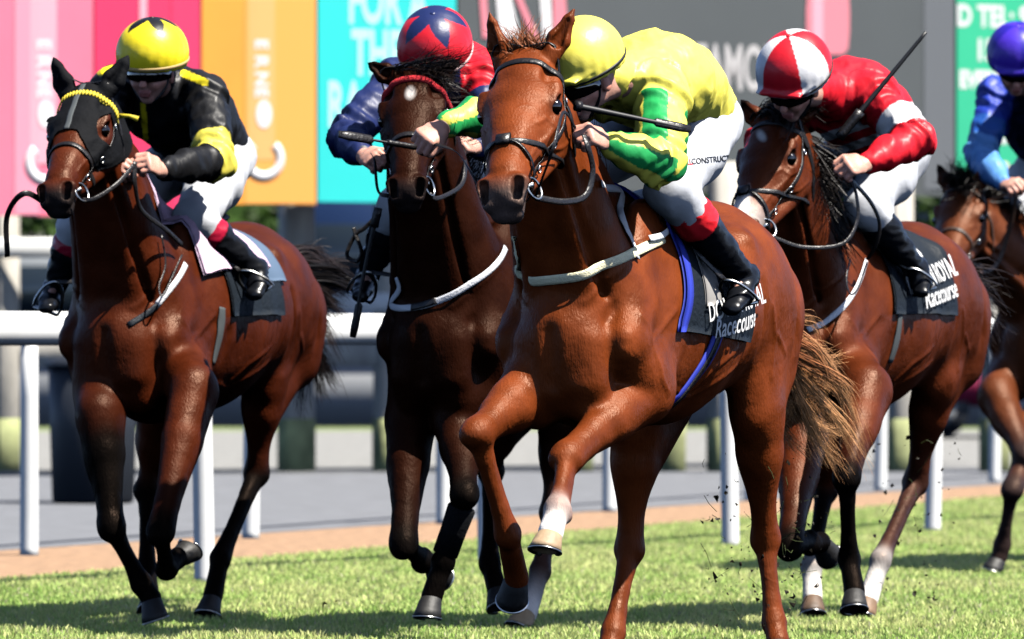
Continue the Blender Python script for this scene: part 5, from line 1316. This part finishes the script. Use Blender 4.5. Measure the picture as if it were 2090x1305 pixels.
# --- whips
def whip(label, a, b, r=.006, grip=.25, flap=True, bend=None):
    a, b = A(a), A(b); root = empty('riding_whip', a, label, 'whip', 'riding whips held by the jockeys')
    m = lerp(a, b, .5)+(bend if bend is not None else 0); p = spline([a, m, b], 10)
    mb = MB(); mb.tube(p, [r*(1-.4*i/(len(p)-1)) for i in range(len(p))], n=8); mb.build('shaft', M['rubber'], root)
    mb = MB(); k = max(2, int(len(p)*grip)); mb.tube(p[:k], [r*1.7+.0012*(i % 2) for i in range(k)], n=10); mb.build('grip', M['leather'], root)
    if flap: mb = MB(); d = nrm(b-a); mb.tube([b-d*.11, b-d*.1, b-d*.02, b+d*.02], [.008, .015, .016, .012], n=8, flat=.35, nor=A([0, -1., .3])); mb.build('flap', M['leather'], root)
    return root
whip('black riding whip held level in the outstretched hand of the yellow jockey', P(848, 301, 17.9), P(702, 276, 17.75), r=.0052, grip=.45)
whip('black riding whip with wide flap running back from the yellow jockey\'s near hand', P(1174, 216, 17.75), P(1398, 262, 17.9), r=.010, grip=.12)
whip('black riding whip hanging down beside the dark horse, held by the navy jockey', P(772, 425, 20.6), P(722, 678, 20.7), r=.009, grip=.2, bend=A([-.005, 0, 0]))
whip('long black riding whip pointing up to the right, held by the red jockey', P(1712, 282, 21.0), P(1890, 66, 21.0), r=.011, grip=.3, flap=False)
# --- logo on the breeches
S3 = Surf(*[np.array(z) for z in ((lambda me: ([tuple(Vector(v.co)) for v in me.vertices], [tuple(p.vertices) for p in me.polygons]))(R3.br.data))])
def brtext(txt, x, y, size, mat, ang=0):
    ca, sa = math.cos(rad(ang)), math.sin(rad(ang)); k = FPX/18.7
    def fn(u, v): return S3.px(x+(u*ca-v*sa)*k, y-(u*sa+v*ca)*k, None, .0015)[0]
    textmesh(txt, size, mat, 'lettering', R3.br, fn, bold=.0006, sub=2, xscale=.82)
brtext('KL', 1398, 338, .026, simple('red_print', (.7, .02, .03), rough=.6), 6); brtext('CONSTRUCTION', 1411, 336, .026, M['rubber'], 6)
# --- kicked-up turf
def clods():
    r = np.random.default_rng(31); mb = MB()
    for (x0, x1, y0, y1, d, n) in ((1430, 1660, 900, 1280, 19.6, 150), (1780, 1960, 850, 1240, 22.5, 110), (1500, 1700, 980, 1200, 20.2, 40), (600, 740, 1160, 1250, 21.6, 4)):
        for i in range(n):
            c = P(r.uniform(x0, x1), y0+(y1-y0)*r.beta(1.6, 1.2), d+r.normal(0, .35)); s_ = abs(r.normal(0, .0055))+.002
            if c[2] < .02: continue
            if r.random() < .22:
                dr = r.normal(0, 1, 3); dr /= np.linalg.norm(dr); mb.tube([c-dr*s_*5, c+r.normal(0, .004, 3), c+dr*s_*5], .0011, n=4, c=(.12, .15, .05))
            else:
                v = r.normal(0, 1, (6, 3)); v /= np.linalg.norm(v, axis=1)[:, None]; v = c+v*s_*r.uniform(.6, 1.3, (6, 1))
                mb.add(v, [(0, 1, 2), (0, 2, 3), (0, 3, 4), (0, 4, 5), (1, 5, 2), (3, 1, 4), (2, 5, 3), (1, 3, 5)], (.035, .028, .015))
    tag(mb.build('turf_clods', M['blade'], None, smooth=False, cols=True), 'small clods of turf and soil thrown up behind the hooves', 'turf', kind='stuff')
clods()
